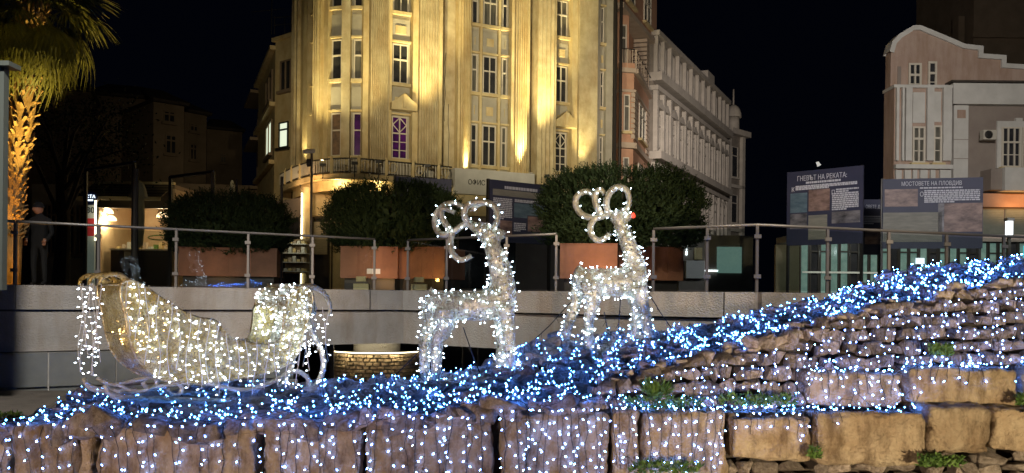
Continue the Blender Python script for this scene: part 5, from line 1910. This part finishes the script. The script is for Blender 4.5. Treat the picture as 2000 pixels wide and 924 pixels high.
for i, j in enumerate(J):
    me_.skin_vertices[0].data[i].radius = (j[1], j[1] * .8)
me_.skin_vertices[0].data[0].use_root = True
ss = bo.modifiers.new('sub', 'SUBSURF'); ss.levels = 2; ss.render_levels = 2
dg = bpy.context.evaluated_depsgraph_get()
nm = bpy.data.meshes.new_from_object(bo.evaluated_get(dg)); bpy.data.objects.remove(bo)
nm.materials.clear(); nm.materials.append(M['jacket'])
nm.polygons.foreach_set('use_smooth', [True] * len(nm.polygons))
bo = bpy.data.objects.new('body', nm); COL.objects.link(bo); bo.parent = ps
bo.location = c - ps.location
hm = bmesh.new()
bmesh.ops.create_icosphere(hm, subdivisions=3, radius=.1)
for v in hm.verts:
    v.co.z *= 1.22; v.co.x *= .82
    if v.co.y < -.05:
        if abs(v.co.x) < .018 and -.045 < v.co.z < .015:
            v.co.y -= .022        # nose
        if .015 < abs(v.co.x) < .045 and .01 < v.co.z < .03:
            v.co.y += .010        # eye sockets
        if abs(v.co.x) < .03 and -.07 < v.co.z < -.055:
            v.co.y += .006        # mouth
hme = bpy.data.meshes.new('head'); hm.to_mesh(hme); hm.free(); hme.materials.append(M['skin'])
hme.polygons.foreach_set('use_smooth', [True] * len(hme.polygons))
ho = bpy.data.objects.new('head', hme); COL.objects.link(ho); ho.parent = ps
ho.location = c + Vector((-.02, -.02, 1.60)) - ps.location
ho.rotation_euler = (0, 0, R(-35))
MB().dome(c + Vector((-.02, -.01, 1.62)), .112, .13, 16, 6).build('cap', M['jacket'], ps, True)
for s in (-1, 1):
    hd = MB()
    hp = c + Vector((-.18 if s < 0 else .20, -.17, .94))
    hd.tube([hp + Vector((0, 0, .03)), hp + Vector((0, -.02, -.05))], [.032, .036], 8)
    for k in range(4):
        hd.tube([hp + Vector((-.027 + k * .018, -.02, -.05)), hp + Vector((-.027 + k * .018, -.035, -.09)), hp + Vector((-.025 + k * .017, -.025, -.115 + .006 * abs(k - 1.5)))], .009, 6)
    hd.tube([hp + Vector((-s * .03, -.015, -.01)), hp + Vector((-s * .045, -.035, -.045))], .010, 6)
    hd.build('hand', M['skin'], ps, True)

# ================================================================= DEER
def evaluated_mesh(mb, voxel, smooth_it=6):
    me = bpy.data.meshes.new('tmp')
    me.from_pydata([tuple(v) for v in mb.v], [], mb.f)
    o = bpy.data.objects.new('tmp', me)
    COL.objects.link(o)
    r = o.modifiers.new('r', 'REMESH'); r.mode = 'VOXEL'; r.voxel_size = voxel
    s = o.modifiers.new('s', 'SMOOTH'); s.iterations = smooth_it; s.factor = .6
    dg = bpy.context.evaluated_depsgraph_get()
    out = bpy.data.meshes.new_from_object(o.evaluated_get(dg))
    bpy.data.objects.remove(o)
    return out


def link_mesh(me, name, m, parent, origin):
    rl_ = root_loc(parent)
    for v in me.vertices:
        v.co = v.co + origin - rl_
    me.materials.clear(); me.materials.append(m)
    me.polygons.foreach_set('use_smooth', [True] * len(me.polygons))
    me.name = name
    o = bpy.data.objects.new(name, me)
    COL.objects.link(o); o.parent = parent
    return o


def scatter(me, n, rr):
    """n area-weighted random points with normals on a mesh"""
    polys = me.polygons
    cum, t = [], 0
    for p in polys:
        t += p.area; cum.append(t)
    import bisect
    out = []
    for _ in range(n):
        i = bisect.bisect(cum, rr.random() * t)
        p = polys[min(i, len(polys) - 1)]
        vs = [me.vertices[k].co for k in p.vertices]
        a, b = rr.random(), rr.random()
        if a + b > 1:
            a, b = 1 - a, 1 - b
        out.append((vs[0] + (vs[1] - vs[0]) * a + (vs[2 % len(vs)] - vs[0]) * b, Vector(p.normal)))
    return out


def deer(label, org_px, d, skel, antlers, nbulb, seed, red=None, group=None):
    rr = random.Random(seed)
    base = at(*org_px, d)
    root = thing('light_deer', label, 'light sculpture', base, group)
    bpy.context.view_layer.update()
    mb = MB()

    def pt(x, y, off):
        return at(x, y, d) * ((d + off) / d) if False else at(x, y, d + off)
    for path in skel:
        pts = smooth_path([pt(x, y, o) for x, y, r, o in path], 3)
        rs = []
        k = 3
        n = len(path)
        for i in range(n - 1):
            for j in range(k):
                rs.append(lerp(path[i][2], path[i + 1][2], j / k))
        rs.append(path[-1][2])
        rs = [r * d / FPX for r in rs]
        mb.tube(pts, rs, 10)
        mb.octa(pts[0], rs[0] * .95); mb.octa(pts[-1], rs[-1] * .95)
    me = evaluated_mesh(mb, .02, 5)
    # crumple
    for v in me.vertices:
        v.co += Vector(v.normal) * .010 * noise.noise(v.co * 22)
    body = link_mesh(me, 'body', M['silver'], root, Vector((0, 0, 0)))
    st, bl, cb = MB(), MB(), MB()
    for p, nn in scatter(me, 3600, rr):
        p = p + root_loc(root)
        tn = nn.cross(Vector((rr.gauss(0, 1), rr.gauss(0, 1), rr.gauss(0, 1)))).normalized()
        ln = rr.uniform(.012, .04)
        q = p + tn * ln + nn * rr.uniform(-.002, .009)
        sd = nn.cross(tn).normalized() * .0021
        st.add([p - sd, p + sd, q + sd, q - sd], [(0, 1, 2, 3)])
    # wire hoops round trunk, neck and legs
    hoops = MB()
    for path in skel:
        for i in range(len(path) - 1):
            a, b = path[i], path[i + 1]
            A, B = pt(a[0], a[1], a[3]), pt(b[0], b[1], b[3])
            ax = (B - A).normalized(); u_ = ax.orthogonal().normalized(); w_ = ax.cross(u_)
            k = max(1, int((B - A).length / .11))
            for j in range(k):
                c = A.lerp(B, (j + .5) / k); rad = lerp(a[2], b[2], (j + .5) / k) * d / FPX * 1.0
                ring = [c + (u_ * math.cos(q) + w_ * math.sin(q)) * rad for q in [2 * math.pi * s / 14 for s in range(15)]]
                hoops.tube(ring, .0032, 4, False)
    hoops.build('hoop', M['strand'], root, kind='stuff')

    def bulbs(pts):
        last = None
        for p, nn in pts:
            dirn = (nn + Vector((rr.gauss(0, .5), rr.gauss(0, .5), rr.gauss(0, .5)))).normalized()
            q = p + dirn * rr.uniform(.015, .035)
            cb.tube([p, q], .003, 3, False)
            bl.octa(q + dirn * .010, .0058, dirn, .013)
            if last is not None and (last - p).length < .22:
                mid = (last + p) / 2 + nn * .02
                cb.tube([last, mid, p], .0017, 3, False)
            last = p
    pts = [(p + root_loc(root), n_) for p, n_ in scatter(me, nbulb, rr)]
    pts.sort(key=lambda q: (round(q[0].z * 9), q[0].x))
    bulbs(pts)
    for path in antlers:
        am = MB()
        P_ = smooth_path([pt(x, y, o) for x, y, o in path], 5)
        n = len(P_)
        r0 = 6.6 * d / FPX
        am.tube(P_, [r0 * (1.0 - .45 * (i / n) ** 3) for i in range(n)], 9)
        am.build('antler', M['silver_dense'], root, True)
        acc = 0
        pl_ = []
        for a, b in zip(P_, P_[1:]):
            acc += (b - a).length
            for _ in range(5):
                t_ = (b - a).normalized(); nn = t_.cross(Vector((rr.gauss(0, 1), rr.gauss(0, 1), rr.gauss(0, 1)))).normalized()
                p = a.lerp(b, rr.random()) + nn * r0 * .95
                tn = (t_ + nn.cross(t_) * rr.gauss(0, .8)).normalized()
                q = p + tn * rr.uniform(.01, .03)
                sd = nn.cross(tn).normalized() * .0012
                st.add([p - sd, p + sd, q + sd, q - sd], [(0, 1, 2, 3)])
            if acc > .062:
                acc = 0
                nn = Vector((rr.gauss(0, 1), rr.gauss(0, 1) - .6, rr.gauss(0, 1))).normalized()
                pl_.append((b + nn * r0 * .8, nn))
        bulbs(pl_)
    st.build('tinsel', M['strand'], root, kind='stuff')
    cb.build('cable', M['cable_white'], root, kind='stuff')
    bl.build('bulb', M['led_cyan'], root, kind='stuff')
    if red:
        MB().dome(at(*red, d - .02) - Vector((0, 0, .02)), .022, .04, 10, 5).dome(at(*red, d - .02) - Vector((0, 0, .02)), .022, -.02, 10, 4).build('nose', M['led_red'], root, True)
    return root


F_, B_ = -.11, .11
deer1 = [
    [(843, 572, 6, 0), (848, 585, 24, 0), (870, 597, 30, 0), (905, 598, 28, 0), (940, 597, 30, 0), (972, 590, 33, 0), (982, 570, 28, 0)],
    [(978, 598, 30, 0), (982, 560, 26, 0), (976, 525, 22, 0), (966, 492, 18, 0), (955, 468, 15, 0), (950, 455, 18, 0)],
    [(930, 447, 13, 0), (948, 452, 18, 0), (966, 456, 14, 0), (984, 456, 8, 0)],
    [(958, 470, 13, 0), (984, 457, 7, 0)],
    [(846, 590, 22, B_), (840, 640, 15, B_), (831, 672, 13, B_), (829, 736, 10, B_)],
    [(868, 605, 26, F_), (868, 640, 18, F_), (854, 668, 12, F_), (852, 742, 10, F_)],
    [(978, 600, 22, B_), (981, 650, 13, B_), (978, 732, 10, B_)],
    [(985, 600, 22, F_), (992, 640, 13, F_), (1001, 740, 10, F_)],
    [(842, 572, 7, 0), (842, 560, 3, 0)],
]
ant1 = [
    [(928, 448, 0), (912, 432, -.03), (907, 415, -.05), (915, 400, -.06), (935, 395, -.06), (955, 397, -.06), (969, 408, -.06), (973, 425, -.05), (968, 440, -.04), (958, 450, -.02)],
    [(930, 440, .02), (910, 437, .05), (885, 453, .08), (862, 458, .10), (850, 440, .12), (852, 418, .12), (866, 402, .12), (884, 396, .12), (905, 404, .12)],
    [(885, 453, .08), (872, 440, .09), (862, 420, .09), (866, 407, .08), (888, 415, .07)],
    [(884, 455, .08), (880, 475, .06), (884, 495, .04), (900, 508, .03), (921, 500, .02)],
    [(962, 400, -.04), (945, 395, -.02), (928, 403, -.01), (924, 412, 0)],
]
deer('left light deer of silver wire and white bulbs, wall opening behind its legs', (915, 738), 9.0, deer1, ant1, 340, 11, group='illuminated deer')
deer2 = [
    [(1131, 522, 6, 0), (1135, 535, 20, 0), (1150, 548, 26, 0), (1175, 551, 27, 0), (1205, 551, 28, 0), (1232, 548, 28, 0), (1240, 530, 24, 0)],
    [(1240, 555, 26, 0), (1240, 520, 21, 0), (1230, 485, 17, 0), (1218, 455, 14, 0), (1210, 435, 13, 0)],
    [(1196, 420, 12, 0), (1210, 425, 16, 0), (1224, 422, 12, 0), (1233, 418, 7, 0)],
    [(1134, 540, 18, B_), (1124, 590, 12, B_), (1112, 630, 10, B_), (1097, 680, 9, B_)],
    [(1152, 552, 24, F_), (1158, 585, 17, F_), (1150, 625, 10, F_), (1153, 692, 10, F_)],
    [(1236, 560, 20, B_), (1241, 600, 10, B_), (1241, 664, 9, B_)],
    [(1246, 560, 20, F_), (1256, 600, 12, F_), (1269, 662, 10, F_)],
    [(1131, 522, 7, 0), (1128, 520, 3, 0)],
]
ant2 = [
    [(1190, 420, 0), (1184, 400, -.04), (1190, 378, -.06), (1205, 366, -.06), (1222, 370, -.06), (1229, 388, -.05), (1226, 406, -.03), (1214, 412, -.02)],
    [(1188, 418, .02), (1160, 426, .08), (1136, 418, .11), (1124, 398, .12), (1130, 380, .12), (1148, 374, .12), (1160, 386, .11), (1164, 405, .09), (1172, 420, .06)],
    [(1176, 418, .03), (1164, 400, .03), (1163, 380, .02), (1172, 370, .01), (1181, 378, 0)],
    [(1164, 424, .07), (1154, 440, .06), (1155, 458, .05), (1168, 470, .04), (1184, 464, .03), (1190, 456, .02)],
]
deer('right light deer with a red nose, higher on the mound before the brown planter', (1180, 695), 9.9, deer2, ant2, 330, 12, red=(1237, 419), group='illuminated deer')

# guy wires of the deer
def guy(a, b, label):
    mb = MB().tube([a, a.lerp(b, .5) + Vector((0, 0, -.02)), b], .006, 5)
    for t in (.35, .7):
        c = a.lerp(b, t)
        mb.tube([c, c + Vector((random.uniform(-.05, .05), 0, -.07))], .003, 3)
    tag(mb.build('guy_wire', M['black']), label, 'wire', 'guy wires holding the deer')


guy(at(868, 630, 9.0), at(770, 735, 9.4), 'dark guy wire going down left from the left deer to the brick drum')
guy(at(1115, 590, 9.9), at(1035, 672, 10.4), 'dark guy wire going down left from the haunch of the right deer')
guy(at(1262, 565, 9.9), at(1318, 650, 10.6), 'dark guy wire going down right from the chest of the right deer')
guy(at(1212, 580, 9.9), at(1207, 652, 10.6), 'dark guy wire dropping from the belly of the right deer')
guy(at(1180, 610, 10.0), at(1190, 655, 10.6), 'short dark wire between the legs of the right deer')
guy(at(905, 640, 9.0), at(940, 735, 9.6), 'dark guy wire under the belly of the left deer')

# ================================================================= SLEIGH
YA = R(39)
LX, WX = Vector((math.cos(YA), math.sin(YA), 0)), Vector((-math.sin(YA), math.cos(YA), 0))
S0 = at(400, HOR, 7.55)


def nearp(px, py, off=0.0):
    """photo pixel -> point on the near side plane of the sleigh (shifted off metres inwards)"""
    d = at(px, py, 1.0)
    o = S0
    t = (o.x * WX.x + o.y * WX.y) / (d.x * WX.x + d.y * WX.y)
    return d * t + WX * off


SW = .72
sl = thing('light_sleigh', 'gold and silver light sleigh with curled front on the rubble, left', 'light sculpture', nearp(400, 785))
bpy.context.view_layer.update()
outl = [(236, 556), (250, 547), (275, 556), (305, 576), (345, 603), (385, 621), (418, 626), (432, 642), (448, 660), (480, 668), (520, 674), (545, 668), (553, 640), (557, 605), (568, 578), (586, 561),
        (604, 565), (612, 585), (604, 620), (592, 655), (582, 688), (562, 712), (520, 728), (450, 741), (380, 747), (330, 745), (296, 728), (268, 700), (252, 655), (244, 610), (236, 580)]
rs_ = random.Random(5)


def panel(off, label=None):
    """lace side panel: triangulated, gently bowed"""
    bm = bmesh.new()
    from mathutils.geometry import tessellate_polygon
    vs = [bm.verts.new(nearp(x, y, off) - root_loc(sl)) for x, y in outl]
    for tri in tessellate_polygon([[Vector((x, -y, 0)) for x, y in outl]]):
        bm.faces.new([vs[k] for k in tri])
    bmesh.ops.subdivide_edges(bm, edges=bm.edges, cuts=5, use_grid_fill=True)
    bmesh.ops.triangulate(bm, faces=bm.faces)
    c = nearp(400, 680, off) - root_loc(sl)
    for v in bm.verts:
        r = (v.co - c).length
        v.co -= WX * (.05 * (1 - min(1, r / 1.0)) * (1 if off == 0 else -1))
        v.co += WX * .012 * noise.noise(v.co * 9)
    me = bpy.data.meshes.new('side_panel')
    bm.to_mesh(me); bm.free()
    me.materials.append(M['gold'])
    me.polygons.foreach_set('use_smooth', [True] * len(me.polygons))
    o = bpy.data.objects.new('side_panel', me)
    COL.objects.link(o); o.parent = sl
    return me


def loft(path, name, m):
    mb = MB()
    P_ = smooth_path([Vector((x, y, 0)) for x, y in path], 4)
    for p in P_:
        for k in range(7):
            q = nearp(p.x, p.y, SW * k / 6)
            q += Vector((rs_.uniform(-.008, .008), rs_.uniform(-.008, .008), rs_.uniform(-.008, .008)))
            mb.v.append(q)
    for i in range(len(P_) - 1):
        for k in range(6):
            mb.f.append((i * 7 + k, i * 7 + k + 1, i * 7 + k + 8, i * 7 + k + 7))
    o = mb.build(name, m, sl, True)
    return o.data


meshes = [panel(0), panel(SW)]
meshes.append(loft([(248, 548), (236, 580), (244, 610), (252, 655), (268, 700), (296, 728), (330, 745)], 'seat_back', M['gold']))
meshes.append(loft([(330, 745), (380, 747), (450, 741), (520, 728), (562, 712), (582, 688)], 'floor', M['gold']))
meshes.append(loft([(582, 688), (592, 655), (600, 620), (612, 585), (604, 565), (586, 561), (568, 578), (558, 600)], 'dashboard', M['silver']))
strg, strs, blS, cbS, blG = MB(), MB(), MB(), MB(), MB()
for me, cnt in zip(meshes, (5200, 3000, 2400, 1000, 3200)):
    for p, nn in scatter(me, cnt, rs_):
        p = p + root_loc(sl)
        tn = nn.cross(Vector((rs_.gauss(0, 1), rs_.gauss(0, 1), rs_.gauss(0, 1)))).normalized()
        q = p + tn * rs_.uniform(.012, .05) + nn * rs_.uniform(-.012, .012)
        sd = nn.cross(tn).normalized() * .0021
        (strs if cnt == 3200 else strg).add([p - sd, p + sd, q + sd, q - sd], [(0, 1, 2, 3)])
# rims
rim = MB()
for off in (0, SW):
    rim.tube(smooth_path([nearp(x, y, off) for x, y in outl + outl[:1]], 3), .013, 6)
for q in [(236, 556), (252, 655), (296, 728), (380, 747), (450, 741), (562, 712), (582, 688), (604, 620), (586, 561), (568, 578)]:
    rim.tube([nearp(*q, 0), nearp(*q, SW)], .008, 6)
for x0, y0, x1, y1 in [(275, 556, 300, 733), (345, 603, 345, 746), (418, 626, 415, 745), (475, 664, 475, 737), (586, 562, 560, 712)]:
    rim.tube([nearp(x0, y0), nearp((x0 + x1) / 2, (y0 + y1) / 2) - WX * .03, nearp(x1, y1)], .006, 6)
rim.build('rim', M['strand_g'], sl, True)


# runners: wide lace tubes
def runner(off):
    mb = MB()
    P_ = smooth_path([nearp(x, y, off) for x, y in [(205, 752), (215, 768), (245, 778), (330, 781), (440, 784), (540, 783), (590, 776), (620, 752), (634, 715), (628, 680), (612, 650), (602, 620), (598, 590)]], 4)
    n = len(P_)
    mb.tube(P_, [.016 + .012 * min(1, i / 6) for i in range(n)], 8)
    o = mb.build('runner', M['silver_dense'], sl, True)
    P2 = smooth_path([nearp(x, y, off) for x, y in [(232, 752), (270, 765), (330, 752), (400, 748), (470, 762), (530, 748), (562, 730), (585, 726), (603, 740), (602, 760), (588, 770), (574, 764), (572, 754)]], 4)
    b = MB().tube(P2, [.022 - .006 * abs(i / len(P2) - .5) * 2 for i in range(len(P2))], 8)
    P3 = smooth_path([nearp(x, y, off) for x, y in [(350, 748), (357, 760), (348, 772), (334, 770), (328, 760)]], 4)
    b.tube(P3, [.02] * len(P3), 8)
    b.build('scroll', M['silver_dense'], o, True)
    for pth in (P_, P2):
        for a, c in zip(pth, pth[1:]):
            for _ in range(7):
                t_ = (c - a).normalized()
                nn = t_.cross(Vector((rs_.gauss(0, 1), rs_.gauss(0, 1), rs_.gauss(0, 1)))).normalized()
                p = a.lerp(c, rs_.random()) + nn * .026
                tn = (t_ + nn.cross(t_) * rs_.gauss(0, .9)).normalized()
                q = p + tn * rs_.uniform(.01, .035)
                sd = nn.cross(tn).normalized() * .0021
                strs.add([p - sd, p + sd, q + sd, q - sd], [(0, 1, 2, 3)])


runner(0.02)
runner(SW - .02)
# curl over the front
for off in (0.02, SW * .5, SW - .02):
    P_ = smooth_path([nearp(x, y, off) for x, y in [(590, 561), (612, 560), (634, 572), (645, 592), (647, 615)]], 4)
    MB().tube(P_, [.035 - .02 * i / len(P_) for i in range(len(P_))], 8).build('curl', M['silver_dense'], sl, True)
    # curl of the back rest
    P_ = smooth_path([nearp(x, y, off) for x, y in [(250, 550), (236, 538), (216, 536), (200, 544), (196, 556)]], 4)
    MB().tube(P_, [.028 - .016 * i / len(P_) for i in range(len(P_))], 8).build('curl', M['gold'], sl, True)


def led_s(p, dirn, target=None):
    q = p + dirn * rs_.uniform(.012, .028)
    cbS.tube([p, q], .0028, 3, False)
    (target or blS).octa(q + dirn * .010, .0058, dirn, .012)


def hang(start, length, jig=.012, sp=.075, land=None):
    ph = rs_.uniform(0, 6)
    pts = []
    k = int(length / .04)
    for i in range(k + 1):
        s = i * .04
        pts.append(start + Vector((jig * math.sin(ph + s * 9), 0, -s)))
    if len(pts) < 2:
        return
    cbS.tube(pts, .0032, 4, False)
    acc = rs_.uniform(0, sp)
    for a, b in zip(pts, pts[1:]):
        acc += .04
        if acc > sp:
            acc = rs_.uniform(-.02, .02)
            led_s(b, Vector((rs_.choice([-1, 1]) * 1.0, rs_.gauss(0, .5), rs_.uniform(-.6, .2))).normalized())


# strings hanging over the near panel from its top rim
top = [(236, 556), (250, 547), (275, 556), (305, 576), (345, 603), (385, 621), (418, 626), (432, 642), (448, 660), (475, 664), (498, 664), (530, 664), (560, 664), (590, 664)]
x = 246
while x < 596:
    y = interp(top, x)[0]
    yb = interp([(236, 640), (268, 720), (296, 760), (420, 778), (500, 780), (600, 745)], x)[0]
    p, q = nearp(x, y, -.075), nearp(x, yb, -.075)
    hang(p, (p.z - q.z) * rs_.uniform(.7, 1.05), jig=.02, sp=.085)
    x += rs_.uniform(14, 24)
# falls of strings at the back tip (left) and over the front curl (right)
for i in range(8):
    off = SW * (i + .5) / 8
    hang(nearp(197 + rs_.uniform(-3, 3), 553, off), rs_.uniform(.55, .80), .018, .05)
for i in range(8):
    off = SW * (i + .5) / 8
    hang(nearp(646 + rs_.uniform(-6, 3), 600, off), rs_.uniform(.38, .62), .018, .05)
for p, nn in scatter(meshes[4], 95, rs_):
    if nn.y > 0:
        nn = -nn
    led_s(p + root_loc(sl), (nn + Vector((rs_.gauss(0, .4), rs_.gauss(0, .4), rs_.gauss(0, .4)))).normalized())
for p, nn in scatter(meshes[0], 70, rs_):
    led_s(p + root_loc(sl) - WX * .03, (-WX + Vector((rs_.gauss(0, .6), rs_.gauss(0, .6), rs_.gauss(0, .6)))).normalized())
for _ in range(60):   # lights on the near cheek of the dashboard
    px_, py_ = rs_.uniform(552, 606), rs_.uniform(566, 700)
    led_s(nearp(px_, py_, -.03), Vector((rs_.gauss(0, .5), -1, rs_.gauss(0, .5))).normalized())
for p, nn in scatter(meshes[0], 70, rs_):
    led_s(p + root_loc(sl) - WX * .03, (-WX + Vector((rs_.gauss(0, .6), rs_.gauss(0, .6), rs_.gauss(0, .6)))).normalized())
for _ in range(60):   # and on the inner side of the far cheek
    px_, py_ = rs_.uniform(556, 606), rs_.uniform(564, 660)
    led_s(nearp(px_, py_, SW - .03), Vector((rs_.gauss(0, .5), -1, rs_.gauss(0, .5))).normalized())
for _ in range(110):   # golden lights inside the seat
    px_, py_ = rs_.gauss(285, 24), rs_.gauss(645, 26)
    led_s(nearp(px_, py_, rs_.uniform(.02, .30)), Vector((rs_.gauss(0, .5), -1, rs_.gauss(0, .5))).normalized(), blG)
for off in (0.02, SW - .02):
    for _ in range(26):
        px_ = rs_.uniform(520, 640)
        t = rs_.random()
        q = smooth_path([Vector((a, b, 0)) for a, b in [(590, 776), (620, 752), (634, 715), (628, 680), (612, 650), (602, 620)]], 6)[int(t * 29)]
        led_s(nearp(q.x, q.y, off - .03), Vector((rs_.gauss(0, .7), -1, rs_.gauss(0, .7))).normalized())
strg.build('gilt_tinsel', M['strand_g'], sl, kind='stuff')
strs.build('tinsel', M['strand'], sl, kind='stuff')
cbS.build('cable', M['cable_white'], sl, kind='stuff')
blS.build('bulb', M['led_white'], sl, kind='stuff')
blG.build('gold_bulb', M['led_gold'], sl, kind='stuff')

# brick drum under the square with a light strip
dr = thing('brick_drum', 'low round brick drum with a light strip on top, between sleigh and left deer', 'brickwork', at(736, 760, 20.6))
bpy.context.view_layer.update()
dc = at(736, 700, 20.6); dc.z = 0
rad = .98
zt = at(736, 692, 19.7).z
bm_ = bmesh.new(); bmesh.ops.create_cube(bm_, size=1)
bmesh.ops.bevel(bm_, geom=list(bm_.edges), offset=.06, segments=1, affect='EDGES')
bme = bpy.data.meshes.new('brick'); bm_.to_mesh(bme); bm_.free(); bme.materials.append(M['brick'])
for r in range(9):
    for k in range(20):
        a = math.pi + math.pi * (k + (.5 if r % 2 else 0)) / 20 + rs_.uniform(-.01, .01)
        o = bpy.data.objects.new('brick', bme)
        COL.objects.link(o); o.parent = dr
        rr_ = rad + rs_.uniform(-.012, .014)
        o.location = Vector((dc.x + rr_ * math.cos(a), dc.y + rr_ * math.sin(a), zt - .045 - r * .085)) - root_loc(dr)
        o.rotation_euler = (0, rs_.uniform(-.02, .02), a + math.pi / 2)
        o.scale = (.142 * rs_.uniform(.9, 1), .10, .066 * rs_.uniform(.85, 1.05))


cyl(MB(), dc, rad - .035, -2.28, zt - .002).build('core', M['mortar'], dr, True)
ring = [Vector((dc.x + 1.07 * math.cos(a), dc.y + 1.07 * math.sin(a), zt + .035)) for a in [math.pi * (1 + i / 24) for i in range(25)]]
MB().tube(ring, .013, 6).build('light_strip', M['strip'], dr)
for q_ in (-.6, 0, .6):
    lamp('drum_strip_light', 'POINT', (dc.x + q_, dc.y - 1.25 + .4 * abs(q_), zt + .08), 9, (1, .86, .55), .03)
cyl(MB(), dc, .55, zt, PZ - .02).build('column', M['concrete'], dr, True)
for px in (600, 646, 650, 862, 905, 935):
    tag(cyl(MB(), at(px, 700, 19.2), .03, -2.28, -1.03, 8).build('prop', M['steel_d']), 'thin dark steel upright under the square at %s' % {600: 'the sleigh front curl', 646: 'the left side of the brick drum', 650: 'the very edge of the brick drum', 862: 'the hind legs of the left deer', 905: 'the belly of the left deer', 935: 'the front legs of the left deer'}[px], 'post')
